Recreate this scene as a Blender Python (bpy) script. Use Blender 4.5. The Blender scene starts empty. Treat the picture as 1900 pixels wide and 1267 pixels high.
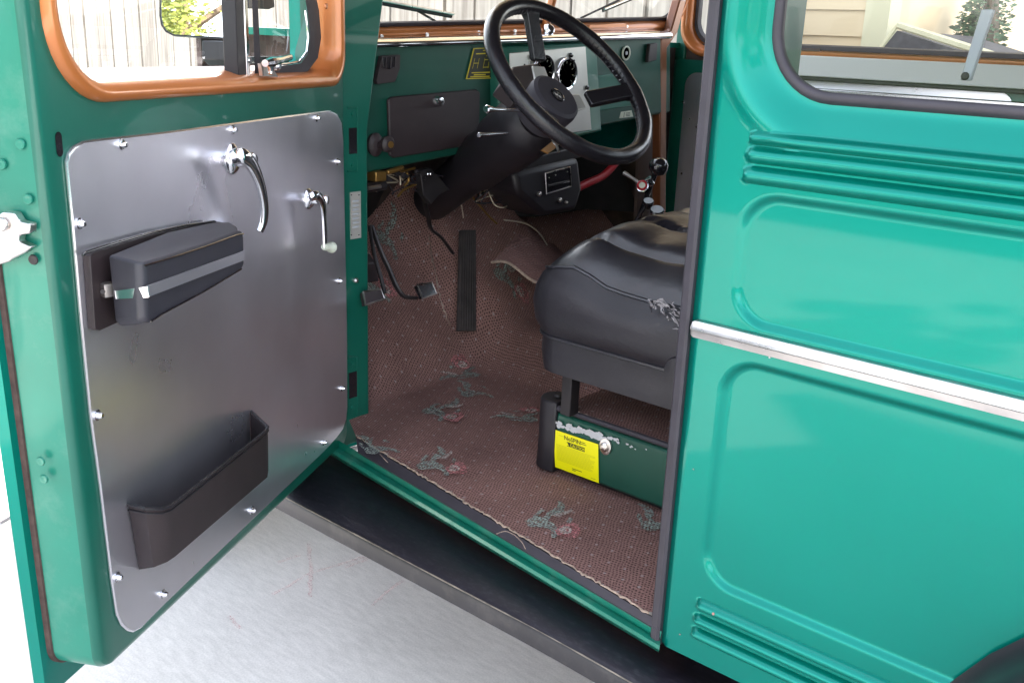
import bpy, bmesh, math, random
from mathutils import Vector, Matrix
V = Vector
R = math.radians
random.seed(7)

# ------------------------------------------------------------------ camera
scene = bpy.context.scene
COL = scene.collection
CAM = V((-0.667, 1.1625, 1.37))
RX = V((-0.75314, -0.65675, 0.03821))          # camera right
DN = V((-0.22341, 0.20071, -0.95384))          # camera down
FW = V((0.61876, -0.72691, -0.29788))          # camera forward
FPX = 1832.1
cd = bpy.data.cameras.new("camera"); cam = bpy.data.objects.new("camera", cd); COL.objects.link(cam)
mw = Matrix.Identity(4)
for i in range(3):
    mw[i][0] = RX[i]; mw[i][1] = -DN[i]; mw[i][2] = -FW[i]; mw[i][3] = CAM[i]
cam.matrix_world = mw
cd.sensor_width = 36.0; cd.lens = FPX / 1900 * 36.0; cd.clip_start = 0.05; cd.clip_end = 2000
scene.camera = cam

# ------------------------------------------------------------------ world, sun, exposure
SUN_EL, SUN_DIR = R(40), V((0.6, -0.8, 0))     # SUN_DIR: horizontal direction towards the sun
w = bpy.data.worlds.new("World"); scene.world = w; w.use_nodes = True
nt = w.node_tree; nt.nodes.clear()
sky = nt.nodes.new("ShaderNodeTexSky"); sky.sky_type = 'NISHITA'; sky.sun_disc = False
sky.sun_elevation = SUN_EL; sky.sun_rotation = math.atan2(SUN_DIR.x, SUN_DIR.y)
sky.air_density = 1.0; sky.dust_density = 2.0; sky.ozone_density = 1.0
bg = nt.nodes.new("ShaderNodeBackground"); bg.inputs[1].default_value = 0.15
wo = nt.nodes.new("ShaderNodeOutputWorld")
hs = nt.nodes.new('ShaderNodeHueSaturation'); hs.inputs['Saturation'].default_value = 0.4
nt.links.new(sky.outputs[0], hs.inputs['Color']); nt.links.new(hs.outputs[0], bg.inputs[0]); nt.links.new(bg.outputs[0], wo.inputs[0])
sl = bpy.data.lights.new("sun", 'SUN'); sl.energy = 4.0; sl.angle = R(0.5); sl.color = (1.0, 0.95, 0.87)
so = bpy.data.objects.new("sun", sl); COL.objects.link(so)
sv = V((SUN_DIR.x * math.cos(SUN_EL), SUN_DIR.y * math.cos(SUN_EL), math.sin(SUN_EL))).normalized()
so.rotation_euler = sv.to_track_quat('Z', 'Y').to_euler(); so.location = sv * 30
vs = scene.view_settings; vs.view_transform = 'Standard'; vs.look = 'None'; vs.exposure = 2.8; vs.gamma = 1
vs.use_curve_mapping = False
scene.render.film_transparent = False
scene.cycles.max_bounces = 8; scene.cycles.diffuse_bounces = 4; scene.cycles.glossy_bounces = 5
scene.cycles.transmission_bounces = 8; scene.cycles.transparent_max_bounces = 12
scene.cycles.caustics_reflective = False; scene.cycles.caustics_refractive = False

# ------------------------------------------------------------------ measuring helpers: where a line of sight meets a real plane
def ray(p): return RX * (p[0] - 950) + DN * (p[1] - 633.5) + FW * FPX
def hit(p, O, n):
    d = ray(p); return CAM + d * ((O - CAM).dot(n) / d.dot(n))
def YP(p, y=0.0): return hit(p, V((0, y, 0)), V((0, 1, 0)))
def XP(p, x): return hit(p, V((x, 0, 0)), V((1, 0, 0)))
def ZP(p, z): return hit(p, V((0, 0, z)), V((0, 0, 1)))
DTH = R(59.5)
DU = V((-math.cos(DTH), math.sin(DTH), 0)); DNV = V((-math.sin(DTH), -math.cos(DTH), 0)); DO = V((0.9, -0.1, 0))
def DP(p, n=0.0): return hit(p, DO + DNV * n, DNV)
def D(u, z, n=0.0):
    k = 0.056 + (z - 0.55) / 0.65 * (0.022 - 0.056)
    uu = u + 0.03 * (min(z, 1.3) - 1.25) * (u / 0.88)
    return DO + DU * uu + DNV * n + V((0, 0, z + max(k, 0.0) * u))

# ------------------------------------------------------------------ materials
MATS = {}
def mat(name, col, rough=0.5, metal=0.0, coat=0.0, var=0.0, vscale=8.0, bump=0.0, bscale=60.0, stretch=None, spec=0.5, rvar=0.0, dust=None):
    m = bpy.data.materials.new(name); m.use_nodes = True; MATS[name] = m
    n = m.node_tree.nodes; l = m.node_tree.links; b = n["Principled BSDF"]
    b.inputs["Base Color"].default_value = (*col, 1); b.inputs["Roughness"].default_value = rough
    b.inputs["Metallic"].default_value = metal; b.inputs["Coat Weight"].default_value = coat
    b.inputs["Coat Roughness"].default_value = 0.04; b.inputs["Specular IOR Level"].default_value = spec
    if var or bump or rvar or dust:
        tc = n.new("ShaderNodeTexCoord"); mp = n.new("ShaderNodeMapping"); l.new(tc.outputs["Object"], mp.inputs[0])
        if stretch: mp.inputs["Scale"].default_value = stretch
    if var:
        t = n.new("ShaderNodeTexNoise"); t.inputs["Scale"].default_value = vscale; t.inputs["Detail"].default_value = 6
        l.new(mp.outputs[0], t.inputs["Vector"])
        cr = n.new("ShaderNodeMapRange"); cr.inputs[1].default_value = 0.3; cr.inputs[2].default_value = 0.7
        cr.inputs[3].default_value = 1 - var; cr.inputs[4].default_value = 1 + var
        l.new(t.outputs[0], cr.inputs[0])
        mx = n.new("ShaderNodeVectorMath"); mx.operation = 'SCALE'; mx.inputs[0].default_value = col
        l.new(cr.outputs[0], mx.inputs["Scale"]); l.new(mx.outputs[0], b.inputs["Base Color"])
    if dust:
        dcol, amt, dsc = dust
        t = n.new("ShaderNodeTexNoise"); t.inputs["Scale"].default_value = dsc; t.inputs["Detail"].default_value = 8; t.inputs["Roughness"].default_value = 0.7
        l.new(mp.outputs[0], t.inputs["Vector"])
        cr = n.new("ShaderNodeMapRange"); cr.inputs[1].default_value = 0.5; cr.inputs[2].default_value = 0.75
        cr.inputs[3].default_value = 0; cr.inputs[4].default_value = amt; l.new(t.outputs[0], cr.inputs[0])
        mx = n.new("ShaderNodeMix"); mx.data_type = 'RGBA'; l.new(cr.outputs[0], mx.inputs[0])
        mx.inputs[7].default_value = (*dcol, 1)
        src = b.inputs["Base Color"].links[0].from_socket if b.inputs["Base Color"].links else None
        if src: l.new(src, mx.inputs[6])
        else: mx.inputs[6].default_value = (*col, 1)
        l.new(mx.outputs[2], b.inputs["Base Color"])
    if rvar:
        t = n.new("ShaderNodeTexNoise"); t.inputs["Scale"].default_value = vscale * 1.7; t.inputs["Detail"].default_value = 5
        l.new(mp.outputs[0], t.inputs["Vector"])
        cr = n.new("ShaderNodeMapRange"); cr.inputs[1].default_value = 0.3; cr.inputs[2].default_value = 0.7
        cr.inputs[3].default_value = rough - rvar; cr.inputs[4].default_value = rough + rvar
        l.new(t.outputs[0], cr.inputs[0]); l.new(cr.outputs[0], b.inputs["Roughness"])
    if bump:
        t = n.new("ShaderNodeTexNoise"); t.inputs["Scale"].default_value = bscale; t.inputs["Detail"].default_value = 5
        l.new(mp.outputs[0], t.inputs["Vector"])
        bp = n.new("ShaderNodeBump"); bp.inputs["Strength"].default_value = bump; bp.inputs["Distance"].default_value = 0.004
        l.new(t.outputs[0], bp.inputs["Height"]); l.new(bp.outputs[0], b.inputs["Normal"])
    return m
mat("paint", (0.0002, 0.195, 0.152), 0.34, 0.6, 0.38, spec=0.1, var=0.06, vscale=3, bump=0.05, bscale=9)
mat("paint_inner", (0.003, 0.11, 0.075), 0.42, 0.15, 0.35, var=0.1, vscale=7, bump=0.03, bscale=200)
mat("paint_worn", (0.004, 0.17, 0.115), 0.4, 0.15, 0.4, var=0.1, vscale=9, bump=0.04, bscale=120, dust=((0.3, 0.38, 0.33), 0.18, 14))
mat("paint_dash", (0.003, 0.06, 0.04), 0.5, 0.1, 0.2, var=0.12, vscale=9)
mat("copper", (0.52, 0.17, 0.048), 0.36, 0.3, 0.55, var=0.1, vscale=6)
mat("alu", (0.9, 0.88, 0.95), 0.31, 0.92, 0.0, var=0.07, vscale=5, rvar=0.04)
mat("alu_edge", (0.8, 0.78, 0.82), 0.25, 1.0)
mat("alu_plate", (0.62, 0.6, 0.56), 0.45, 0.6, 0.0, var=0.06, vscale=10, bump=0.03, bscale=90)
mat("chrome", (0.82, 0.82, 0.85), 0.1, 1.0, rvar=0.04, vscale=30)
mat("chrome_worn", (0.6, 0.56, 0.54), 0.33, 1.0, var=0.2, vscale=14, rvar=0.1)
mat("rubber", (0.034, 0.029, 0.038), 0.62, 0, 0, var=0.15, vscale=20, bump=0.08, bscale=90)
mat("fender_black", (0.012, 0.01, 0.014), 0.42, 0, 0, var=0.15, vscale=12, bump=0.05, bscale=60)
mat("black_plastic", (0.013, 0.0105, 0.014), 0.5, 0, 0, var=0.15, vscale=25, bump=0.05, bscale=300)
mat("black_gloss", (0.012, 0.011, 0.014), 0.15, 0, 0.5)
mat("brown_plastic", (0.026, 0.017, 0.019), 0.55, 0, 0, var=0.12, vscale=30, bump=0.12, bscale=600)
mat("vinyl", (0.012, 0.011, 0.016), 0.33, 0, 0, var=0.15, vscale=14, bump=0.14, bscale=70, rvar=0.03, spec=0.95)
mat("vinyl_side", (0.018, 0.0155, 0.02), 0.4, 0, 0, var=0.15, vscale=14, bump=0.2, bscale=80, rvar=0.06)
mat("armrest_vinyl", (0.028, 0.026, 0.035), 0.5, 0, 0, var=0.1, vscale=25, bump=0.15, bscale=700)
mat("leather", (0.012, 0.0105, 0.0135), 0.27, 0, 0, var=0.12, vscale=30, bump=0.2, bscale=260)
mat("running_board", (0.013, 0.0105, 0.018), 0.46, 0, 0, var=0.12, vscale=9, bump=0.06, bscale=200, rvar=0.06, stretch=(1, 3, 1), dust=((0.11, 0.1, 0.115), 0.3, 60))
mat("board_side", (0.022, 0.02, 0.024), 0.5, 0, 0, var=0.15, vscale=12, dust=((0.09, 0.08, 0.075), 0.5, 18))
mat("rust", (0.06, 0.035, 0.03), 0.85, 0, 0, var=0.4, vscale=60, bump=0.3, bscale=120)
mat("white_chip", (0.5, 0.5, 0.52), 0.6, 0, 0, var=0.08, vscale=60)
mat("yellow", (0.9, 0.82, 0.0), 0.4)
mat("yellow_ink", (0.62, 0.5, 0.02), 0.5)
mat("black_ink", (0.02, 0.02, 0.01), 0.5)
mat("grey_ink", (0.45, 0.42, 0.02), 0.5)
mat("label_white", (0.62, 0.66, 0.55), 0.5, 0, 0, var=0.1, vscale=60)
mat("red", (0.42, 0.012, 0.02), 0.45)
mat("copper_shaded", (0.22, 0.075, 0.03), 0.35, 0.3, 0.5, var=0.15, vscale=8)  # copper paint with the far pillar's shade put into the colour
mat("foam", (0.3, 0.28, 0.3), 0.7, 0, 0, var=0.4, vscale=120)
mat("asphalt", (0.05, 0.05, 0.052), 0.9, 0, 0, var=0.2, vscale=6)
mat("brick", (0.25, 0.12, 0.09), 0.9, 0, 0, var=0.3, vscale=12)
mat("unseen_lawn", (0.05, 0.09, 0.025), 0.9, 0, 0, var=0.4, vscale=3)
mat("matt_black", (0.012, 0.009, 0.009), 0.8, 0, 0, var=0.4, vscale=30, bump=0.3, bscale=60)  # near-black matt tone of the firewall pad and floor pan
mat("glare_paint", (0.8, 0.8, 0.8), 0.6)  # pale tone of the reflected glare band
mat("chip_pink", (0.4, 0.2, 0.17), 0.8)
mat("pale_edge", (0.2, 0.17, 0.14), 0.6, 0, 0, var=0.5, vscale=40)
mat("pedal_rubber", (0.05, 0.041, 0.04), 0.8, 0, 0, var=0.25, vscale=30)
mat("sealer", (0.13, 0.12, 0.13), 0.8, 0, 0, var=0.4, vscale=90)
mat("brass", (0.3, 0.17, 0.05), 0.4, 0.8, var=0.2, vscale=40)
mat("tan_leather", (0.32, 0.15, 0.04), 0.6)
mat("wire", (0.5, 0.42, 0.32), 0.5, 0.2)
mat("kick", (0.12, 0.085, 0.075), 0.5, 0.3, 0, var=0.1, vscale=9)
mat("fray", (0.34, 0.25, 0.2), 0.9, 0, 0, var=0.35, vscale=160)
mat("dark_metal", (0.03, 0.026, 0.028), 0.5, 0.5, 0, var=0.3, vscale=20)
mat("grime", (0.055, 0.035, 0.03), 0.8, 0, 0, var=0.5, vscale=24, bump=0.3, bscale=40)
mat("grey_knob", (0.4, 0.42, 0.45), 0.5)
mat("tyre", (0.02, 0.02, 0.02), 0.8, bump=0.2, bscale=80)
mat("headliner", (0.1, 0.09, 0.085), 0.9)
mat("mirror", (0.92, 0.93, 0.93), 0.01, 1.0)
mat("siding", (0.66, 0.49, 0.3), 0.7, 0, 0, var=0.06, vscale=5, bump=0.1, bscale=40, stretch=(0.3, 1, 3))
mat("shingle", (0.055, 0.048, 0.055), 0.9, 0, 0, var=0.3, vscale=30, bump=0.4, bscale=30)
mat("trim_cream", (0.62, 0.55, 0.36), 0.6)
mat("bark", (0.11, 0.075, 0.05), 0.9, 0, 0, var=0.3, vscale=20, bump=0.6, bscale=30)
mat("vein", (0.2, 0.19, 0.17), 0.8)

def wood_mat():
    m = mat("fence_wood", (0.5, 0.45, 0.4), 0.85, 0, 0)
    n = m.node_tree.nodes; l = m.node_tree.links; b = n["Principled BSDF"]
    tc = n.new("ShaderNodeTexCoord"); mp = n.new("ShaderNodeMapping"); mp.inputs["Scale"].default_value = (1, 1, 0.06)
    l.new(tc.outputs["Object"], mp.inputs[0])
    t = n.new("ShaderNodeTexNoise"); t.inputs["Scale"].default_value = 55; t.inputs["Detail"].default_value = 8; l.new(mp.outputs[0], t.inputs["Vector"])
    t2 = n.new("ShaderNodeTexNoise"); t2.inputs["Scale"].default_value = 5; t2.inputs["Detail"].default_value = 3; l.new(mp.outputs[0], t2.inputs["Vector"])
    ad = n.new("ShaderNodeMath"); ad.operation = 'ADD'; l.new(t.outputs[0], ad.inputs[0]); l.new(t2.outputs[0], ad.inputs[1])
    cr = n.new("ShaderNodeValToRGB"); cr.color_ramp.elements[0].position = 0.36; cr.color_ramp.elements[1].position = 0.62
    hv = n.new("ShaderNodeMath"); hv.operation = 'MULTIPLY'; hv.inputs[1].default_value = 0.5; l.new(ad.outputs[0], hv.inputs[0])
    cr.color_ramp.elements[0].color = (0.27, 0.23, 0.195, 1); cr.color_ramp.elements[1].color = (0.56, 0.5, 0.43, 1)
    l.new(hv.outputs[0], cr.inputs[0]); l.new(cr.outputs[0], b.inputs["Base Color"])
    bp = n.new("ShaderNodeBump"); bp.inputs["Strength"].default_value = 0.4; bp.inputs["Distance"].default_value = 0.004
    l.new(t.outputs[0], bp.inputs["Height"]); l.new(bp.outputs[0], b.inputs["Normal"])
wood_mat()

def concrete_mat():
    m = mat("concrete", (0.55, 0.53, 0.51), 0.85)
    n = m.node_tree.nodes; l = m.node_tree.links; b = n["Principled BSDF"]
    tc = n.new("ShaderNodeTexCoord")
    mp = n.new("ShaderNodeMapping"); mp.inputs["Rotation"].default_value = (0, 0, R(20)); mp.inputs["Scale"].default_value = (1.5, 6, 1)
    l.new(tc.outputs["Object"], mp.inputs[0])
    a = n.new("ShaderNodeTexNoise"); a.inputs["Scale"].default_value = 2.2; a.inputs["Detail"].default_value = 8; l.new(tc.outputs["Object"], a.inputs["Vector"])
    s = n.new("ShaderNodeTexNoise"); s.inputs["Scale"].default_value = 14; s.inputs["Detail"].default_value = 6; l.new(mp.outputs[0], s.inputs["Vector"])
    f = n.new("ShaderNodeTexNoise"); f.inputs["Scale"].default_value = 220; f.inputs["Detail"].default_value = 3; l.new(tc.outputs["Object"], f.inputs["Vector"])
    m1 = n.new("ShaderNodeMath"); m1.operation = 'ADD'; l.new(a.outputs[0], m1.inputs[0]); l.new(s.outputs[0], m1.inputs[1])
    m2 = n.new("ShaderNodeMath"); m2.operation = 'ADD'; l.new(m1.outputs[0], m2.inputs[0]); l.new(f.outputs[0], m2.inputs[1])
    cr = n.new("ShaderNodeMapRange"); cr.inputs[1].default_value = 1.0; cr.inputs[2].default_value = 2.0; cr.inputs[3].default_value = 0.42; cr.inputs[4].default_value = 0.68
    l.new(m2.outputs[0], cr.inputs[0])
    mx = n.new("ShaderNodeVectorMath"); mx.operation = 'SCALE'; mx.inputs[0].default_value = (1.0, 0.945, 0.895); l.new(cr.outputs[0], mx.inputs["Scale"])
    l.new(mx.outputs[0], b.inputs["Base Color"])
    bp = n.new("ShaderNodeBump"); bp.inputs["Strength"].default_value = 0.1; bp.inputs["Distance"].default_value = 0.003
    l.new(m2.outputs[0], bp.inputs["Height"]); l.new(bp.outputs[0], b.inputs["Normal"])
concrete_mat()

def chalk_mat():
    m = mat("chalk", (0.75, 0.3, 0.3), 0.9)
    n = m.node_tree.nodes; l = m.node_tree.links; b = n["Principled BSDF"]
    tc = n.new("ShaderNodeTexCoord"); t = n.new("ShaderNodeTexNoise"); t.inputs["Scale"].default_value = 420; t.inputs["Detail"].default_value = 4
    l.new(tc.outputs["Object"], t.inputs["Vector"])
    cr = n.new("ShaderNodeMapRange"); cr.inputs[1].default_value = 0.46; cr.inputs[2].default_value = 0.66; cr.inputs[4].default_value = 0.5
    l.new(t.outputs[0], cr.inputs[0]); l.new(cr.outputs[0], b.inputs["Alpha"])
chalk_mat()

def carpet_mat(name, base, dots=True, leaf=None):
    m = mat(name, base, 0.95, spec=0.15)
    n = m.node_tree.nodes; l = m.node_tree.links; b = n["Principled BSDF"]
    tc = n.new("ShaderNodeTexCoord"); sp = n.new("ShaderNodeSeparateXYZ")
    dn = n.new("ShaderNodeTexNoise"); dn.inputs["Scale"].default_value = 26; dn.inputs["Detail"].default_value = 2; l.new(tc.outputs["Object"], dn.inputs["Vector"])
    d1 = n.new("ShaderNodeVectorMath"); d1.operation = 'MULTIPLY_ADD'; d1.inputs[1].default_value = (.011, .011, .0); l.new(dn.outputs["Color"], d1.inputs[0]); l.new(tc.outputs["Object"], d1.inputs[2])
    l.new(d1.outputs[0], sp.inputs[0])
    def M(op, a, c=None):
        q = n.new("ShaderNodeMath"); q.operation = op
        for i, x in enumerate((a, c)):
            if x is None: continue
            if isinstance(x, (int, float)): q.inputs[i].default_value = x
            else: l.new(x, q.inputs[i])
        return q.outputs[0]
    def dotgrid(size, rad, ox=0.0):
        # staggered dots
        v = M('DIVIDE', sp.outputs[1], size); row = M('FLOOR', v); off = M('MULTIPLY', M('MODULO', M('ABSOLUTE', row), 2.0), 0.5)
        u = M('ADD', M('DIVIDE', sp.outputs[0], size), off)
        fu = M('SUBTRACT', M('FRACT', u), 0.5); fv = M('SUBTRACT', M('FRACT', v), 0.5)
        d = M('SQRT', M('ADD', M('MULTIPLY', fu, fu), M('MULTIPLY', fv, fv)))
        q = n.new("ShaderNodeMapRange"); q.inputs[1].default_value = rad; q.inputs[2].default_value = rad * 1.5
        q.inputs[3].default_value = 1; q.inputs[4].default_value = 0; l.new(d, q.inputs[0]); return q.outputs[0]
    nz = n.new("ShaderNodeTexNoise"); nz.inputs["Scale"].default_value = 260; nz.inputs["Detail"].default_value = 3; l.new(tc.outputs["Object"], nz.inputs["Vector"])
    nb = n.new("ShaderNodeTexNoise"); nb.inputs["Scale"].default_value = 7; nb.inputs["Detail"].default_value = 6; l.new(tc.outputs["Object"], nb.inputs["Vector"])
    sc = M('ADD', M('MULTIPLY', nz.outputs[0], 1.1), M('MULTIPLY', nb.outputs[0], 0.9))
    mx = n.new("ShaderNodeVectorMath"); mx.operation = 'SCALE'; mx.inputs[0].default_value = base; l.new(sc, mx.inputs["Scale"])
    cur = mx.outputs[0]
    weave = dotgrid(0.0064, 0.22)
    mm = n.new("ShaderNodeMix"); mm.data_type = 'RGBA'; l.new(M('MULTIPLY', weave, 0.9), mm.inputs[0]); l.new(cur, mm.inputs[6])
    mm.inputs[7].default_value = (base[0] * 0.22, base[1] * 0.2, base[2] * 0.22, 1); cur = mm.outputs[2]
    if dots:
        dg = dotgrid(0.034, 0.062)
        mm = n.new("ShaderNodeMix"); mm.data_type = 'RGBA'; l.new(M('MULTIPLY', dg, 0.8), mm.inputs[0]); l.new(cur, mm.inputs[6])
        mm.inputs[7].default_value = (0.42, 0.34, 0.33, 1); cur = mm.outputs[2]
    l.new(cur, b.inputs["Base Color"])
    if not dots:
        na = n.new("ShaderNodeTexNoise"); na.inputs["Scale"].default_value = 170; na.inputs["Detail"].default_value = 2; l.new(tc.outputs["Object"], na.inputs["Vector"])
        ar = n.new("ShaderNodeMapRange"); ar.inputs[1].default_value = 0.36; ar.inputs[2].default_value = 0.62; ar.inputs[3].default_value = 0.22; ar.inputs[4].default_value = 0.85; l.new(na.outputs[0], ar.inputs[0])
        l.new(ar.outputs[0], b.inputs["Alpha"])
    bp = n.new("ShaderNodeBump"); bp.inputs["Strength"].default_value = 0.5; bp.inputs["Distance"].default_value = 0.003
    l.new(M('SUBTRACT', nz.outputs[0], weave), bp.inputs["Height"]); l.new(bp.outputs[0], b.inputs["Normal"])
carpet_mat("carpet", (0.31, 0.172, 0.15))
carpet_mat("carpet_leaf", (0.4, 0.45, 0.4), False)
carpet_mat("carpet_pink", (0.68, 0.27, 0.27), False)
carpet_mat("carpet_cream", (0.7, 0.6, 0.54), False)

def glass_mat(name, tint=(0.97, 0.99, 0.98)):
    m = bpy.data.materials.new(name); m.use_nodes = True; MATS[name] = m
    n = m.node_tree.nodes; l = m.node_tree.links; n.clear()
    o = n.new("ShaderNodeOutputMaterial"); tr = n.new("ShaderNodeBsdfTransparent"); tr.inputs[0].default_value = (*tint, 1)
    gl = n.new("ShaderNodeBsdfGlossy"); gl.inputs["Roughness"].default_value = 0.0
    fr = n.new("ShaderNodeFresnel"); ge = n.new("ShaderNodeNewGeometry"); io = n.new("ShaderNodeMapRange"); io.inputs[3].default_value = 1.5; io.inputs[4].default_value = 1 / 1.5
    l.new(ge.outputs["Backfacing"], io.inputs[0]); l.new(io.outputs[0], fr.inputs[0])
    mx = n.new("ShaderNodeMixShader"); l.new(fr.outputs[0], mx.inputs[0]); l.new(tr.outputs[0], mx.inputs[1]); l.new(gl.outputs[0], mx.inputs[2])
    l.new(mx.outputs[0], o.inputs[0])
glass_mat("glass"); glass_mat("glass_tint", (0.8, 0.82, 0.84))

def leaf_mat(name, c1, c2):
    m = mat(name, c1, 0.6)
    n = m.node_tree.nodes; l = m.node_tree.links; b = n["Principled BSDF"]
    tc = n.new("ShaderNodeTexCoord"); t = n.new("ShaderNodeTexNoise"); t.inputs["Scale"].default_value = 2.5; t.inputs["Detail"].default_value = 5
    l.new(tc.outputs["Object"], t.inputs["Vector"])
    cr = n.new("ShaderNodeValToRGB"); cr.color_ramp.elements[0].position = 0.35; cr.color_ramp.elements[1].position = 0.65
    cr.color_ramp.elements[0].color = (*c1, 1); cr.color_ramp.elements[1].color = (*c2, 1)
    l.new(t.outputs[0], cr.inputs[0]); l.new(cr.outputs[0], b.inputs["Base Color"])
    b.inputs["Transmission Weight"].default_value = 0.0
leaf_mat("leaf_yellow", (0.1, 0.13, 0.02), (0.3, 0.32, 0.06))
leaf_mat("leaf_dark", (0.02, 0.06, 0.025), (0.07, 0.14, 0.06))
leaf_mat("leaf_pale", (0.3, 0.22, 0.15), (0.6, 0.52, 0.4))
leaf_mat("leaf_green", (0.04, 0.09, 0.02), (0.11, 0.18, 0.04))

# ------------------------------------------------------------------ mesh builder
def frame_from(axis):
    a = axis.normalized(); t = V((0, 0, 1)) if abs(a.z) < 0.9 else V((1, 0, 0))
    x = t.cross(a).normalized(); y = a.cross(x); return x, y, a
class MB:
    def __init__(s): s.v = []; s.f = []; s.m = []; s.mats = []
    def mi(s, m):
        if m not in s.mats: s.mats.append(m)
        return s.mats.index(m)
    def add(s, pts, faces, m):
        b = len(s.v); s.v += [tuple(p) for p in pts]; k = s.mi(m)
        for f in faces: s.f.append([b + i for i in f]); s.m.append(k)
    def face(s, pts, m): s.add(pts, [list(range(len(pts)))], m)
    def box(s, a, b, m):
        x0, y0, z0 = a; x1, y1, z1 = b
        p = [(x0, y0, z0), (x1, y0, z0), (x1, y1, z0), (x0, y1, z0), (x0, y0, z1), (x1, y0, z1), (x1, y1, z1), (x0, y1, z1)]
        s.add(p, [(0, 3, 2, 1), (4, 5, 6, 7), (0, 1, 5, 4), (1, 2, 6, 5), (2, 3, 7, 6), (3, 0, 4, 7)], m)
    def prism(s, poly, off, m):
        n = len(poly); off = V(off); p = [V(q) for q in poly] + [V(q) + off for q in poly]
        s.add(p, [list(range(n))[::-1], list(range(n, 2 * n))] + [(i, (i + 1) % n, n + (i + 1) % n, n + i) for i in range(n)], m)
    def loft(s, loops, m, closed=True, cap0=False, cap1=False):
        n = len(loops[0]); pts = [p for L in loops for p in L]; fs = []
        for k in range(len(loops) - 1):
            for i in range(n if closed else n - 1):
                j = (i + 1) % n; fs.append((k * n + i, k * n + j, (k + 1) * n + j, (k + 1) * n + i))
        if cap0: fs.append(list(range(n))[::-1])
        if cap1: fs.append([(len(loops) - 1) * n + i for i in range(n)])
        s.add(pts, fs, m)
    def tube(s, path, r, m, n=10, caps=True, flat=1.0, up=None):
        path = [V(p) for p in path]; L = []; prev = None
        for i, p in enumerate(path):
            t = (path[min(i + 1, len(path) - 1)] - path[max(i - 1, 0)]).normalized()
            if prev is None:
                x = (V(up) if up else (V((0, 0, 1)) if abs(t.z) < 0.9 else V((1, 0, 0))))
            else: x = prev
            x = (x - t * x.dot(t)).normalized(); prev = x; y = t.cross(x)
            rr = r[i] if isinstance(r, (list, tuple)) else r
            L.append([p + x * (rr * math.cos(2 * math.pi * k / n)) + y * (rr * flat * math.sin(2 * math.pi * k / n)) for k in range(n)])
        s.loft(L, m, True, caps, caps)
    def lathe(s, prof, o, axis, m, n=24, sx=1.0, sy=1.0):
        x, y, a = frame_from(V(axis)); o = V(o); L = []
        for r, h in prof:
            L.append([o + a * h + x * (r * sx * math.cos(2 * math.pi * k / n)) + y * (r * sy * math.sin(2 * math.pi * k / n)) for k in range(n)])
        s.loft(L, m, True, prof[0][0] > 1e-5, prof[-1][0] > 1e-5)
    def build(s, name, parent=None, angle=35, bevel=0.0, merge=True, subsurf=0, recalc=True):
        me = bpy.data.meshes.new(name); me.from_pydata(s.v, [], s.f)
        for mn in s.mats: me.materials.append(MATS[mn])
        for p, k in zip(me.polygons, s.m): p.material_index = k
        bm = bmesh.new(); bm.from_mesh(me)
        if merge: bmesh.ops.remove_doubles(bm, verts=bm.verts, dist=1e-5)
        if recalc: bmesh.ops.recalc_face_normals(bm, faces=bm.faces)
        bm.to_mesh(me); bm.free()
        for p in me.polygons: p.use_smooth = True
        me.set_sharp_from_angle(angle=R(angle))
        o = bpy.data.objects.new(name, me); COL.objects.link(o)
        if parent is not None:
            o.parent = parent
            if parent.type == 'EMPTY': o.location = -parent.location
        if bevel:
            b = o.modifiers.new("b", 'BEVEL'); b.width = bevel; b.segments = 2; b.limit_method = 'ANGLE'; b.angle_limit = R(40); b.harden_normals = False
        if subsurf:
            b = o.modifiers.new("s", 'SUBSURF'); b.levels = subsurf; b.render_levels = subsurf
        return o
def tag(o, label=None, cat=None, group=None, kind=None):
    if label: o['label'] = label
    if cat: o['category'] = cat
    if group: o['group'] = group
    if kind: o['kind'] = kind
    return o
def empty(name, loc):
    o = bpy.data.objects.new(name, None); o.location = loc; o.empty_display_size = 0.1; COL.objects.link(o); return o
def rrect(a0, a1, b0, b1, r, n=8):
    if not isinstance(r, (list, tuple)): r = [r] * 4
    out = []
    for (cx, cy, sa, rr) in ((a1 - r[0], b1 - r[0], 0, r[0]), (a0 + r[1], b1 - r[1], 90, r[1]), (a0 + r[2], b0 + r[2], 180, r[2]), (a1 - r[3], b0 + r[3], 270, r[3])):
        for k in range(n + 1):
            t = R(sa + 90 * k / n); out.append((cx + rr * math.cos(t), cy + rr * math.sin(t)))
    return out          # order: (a1,b1) (a0,b1) (a0,b0) (a1,b0)
def smooth(x): x = max(0.0, min(1.0, x)); return x * x * (3 - 2 * x)
def spline(pts, n=8):
    pts = [V(p) for p in pts]; out = []
    for i in range(len(pts) - 1):
        p0 = pts[max(i - 1, 0)]; p1 = pts[i]; p2 = pts[i + 1]; p3 = pts[min(i + 2, len(pts) - 1)]
        for k in range(n):
            t = k / n
            out.append(0.5 * ((2 * p1) + (p2 - p0) * t + (2 * p0 - 5 * p1 + 4 * p2 - p3) * t * t + (3 * p1 - p0 - 3 * p2 + p3) * t ** 3))
    out.append(pts[-1]); return out
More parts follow.
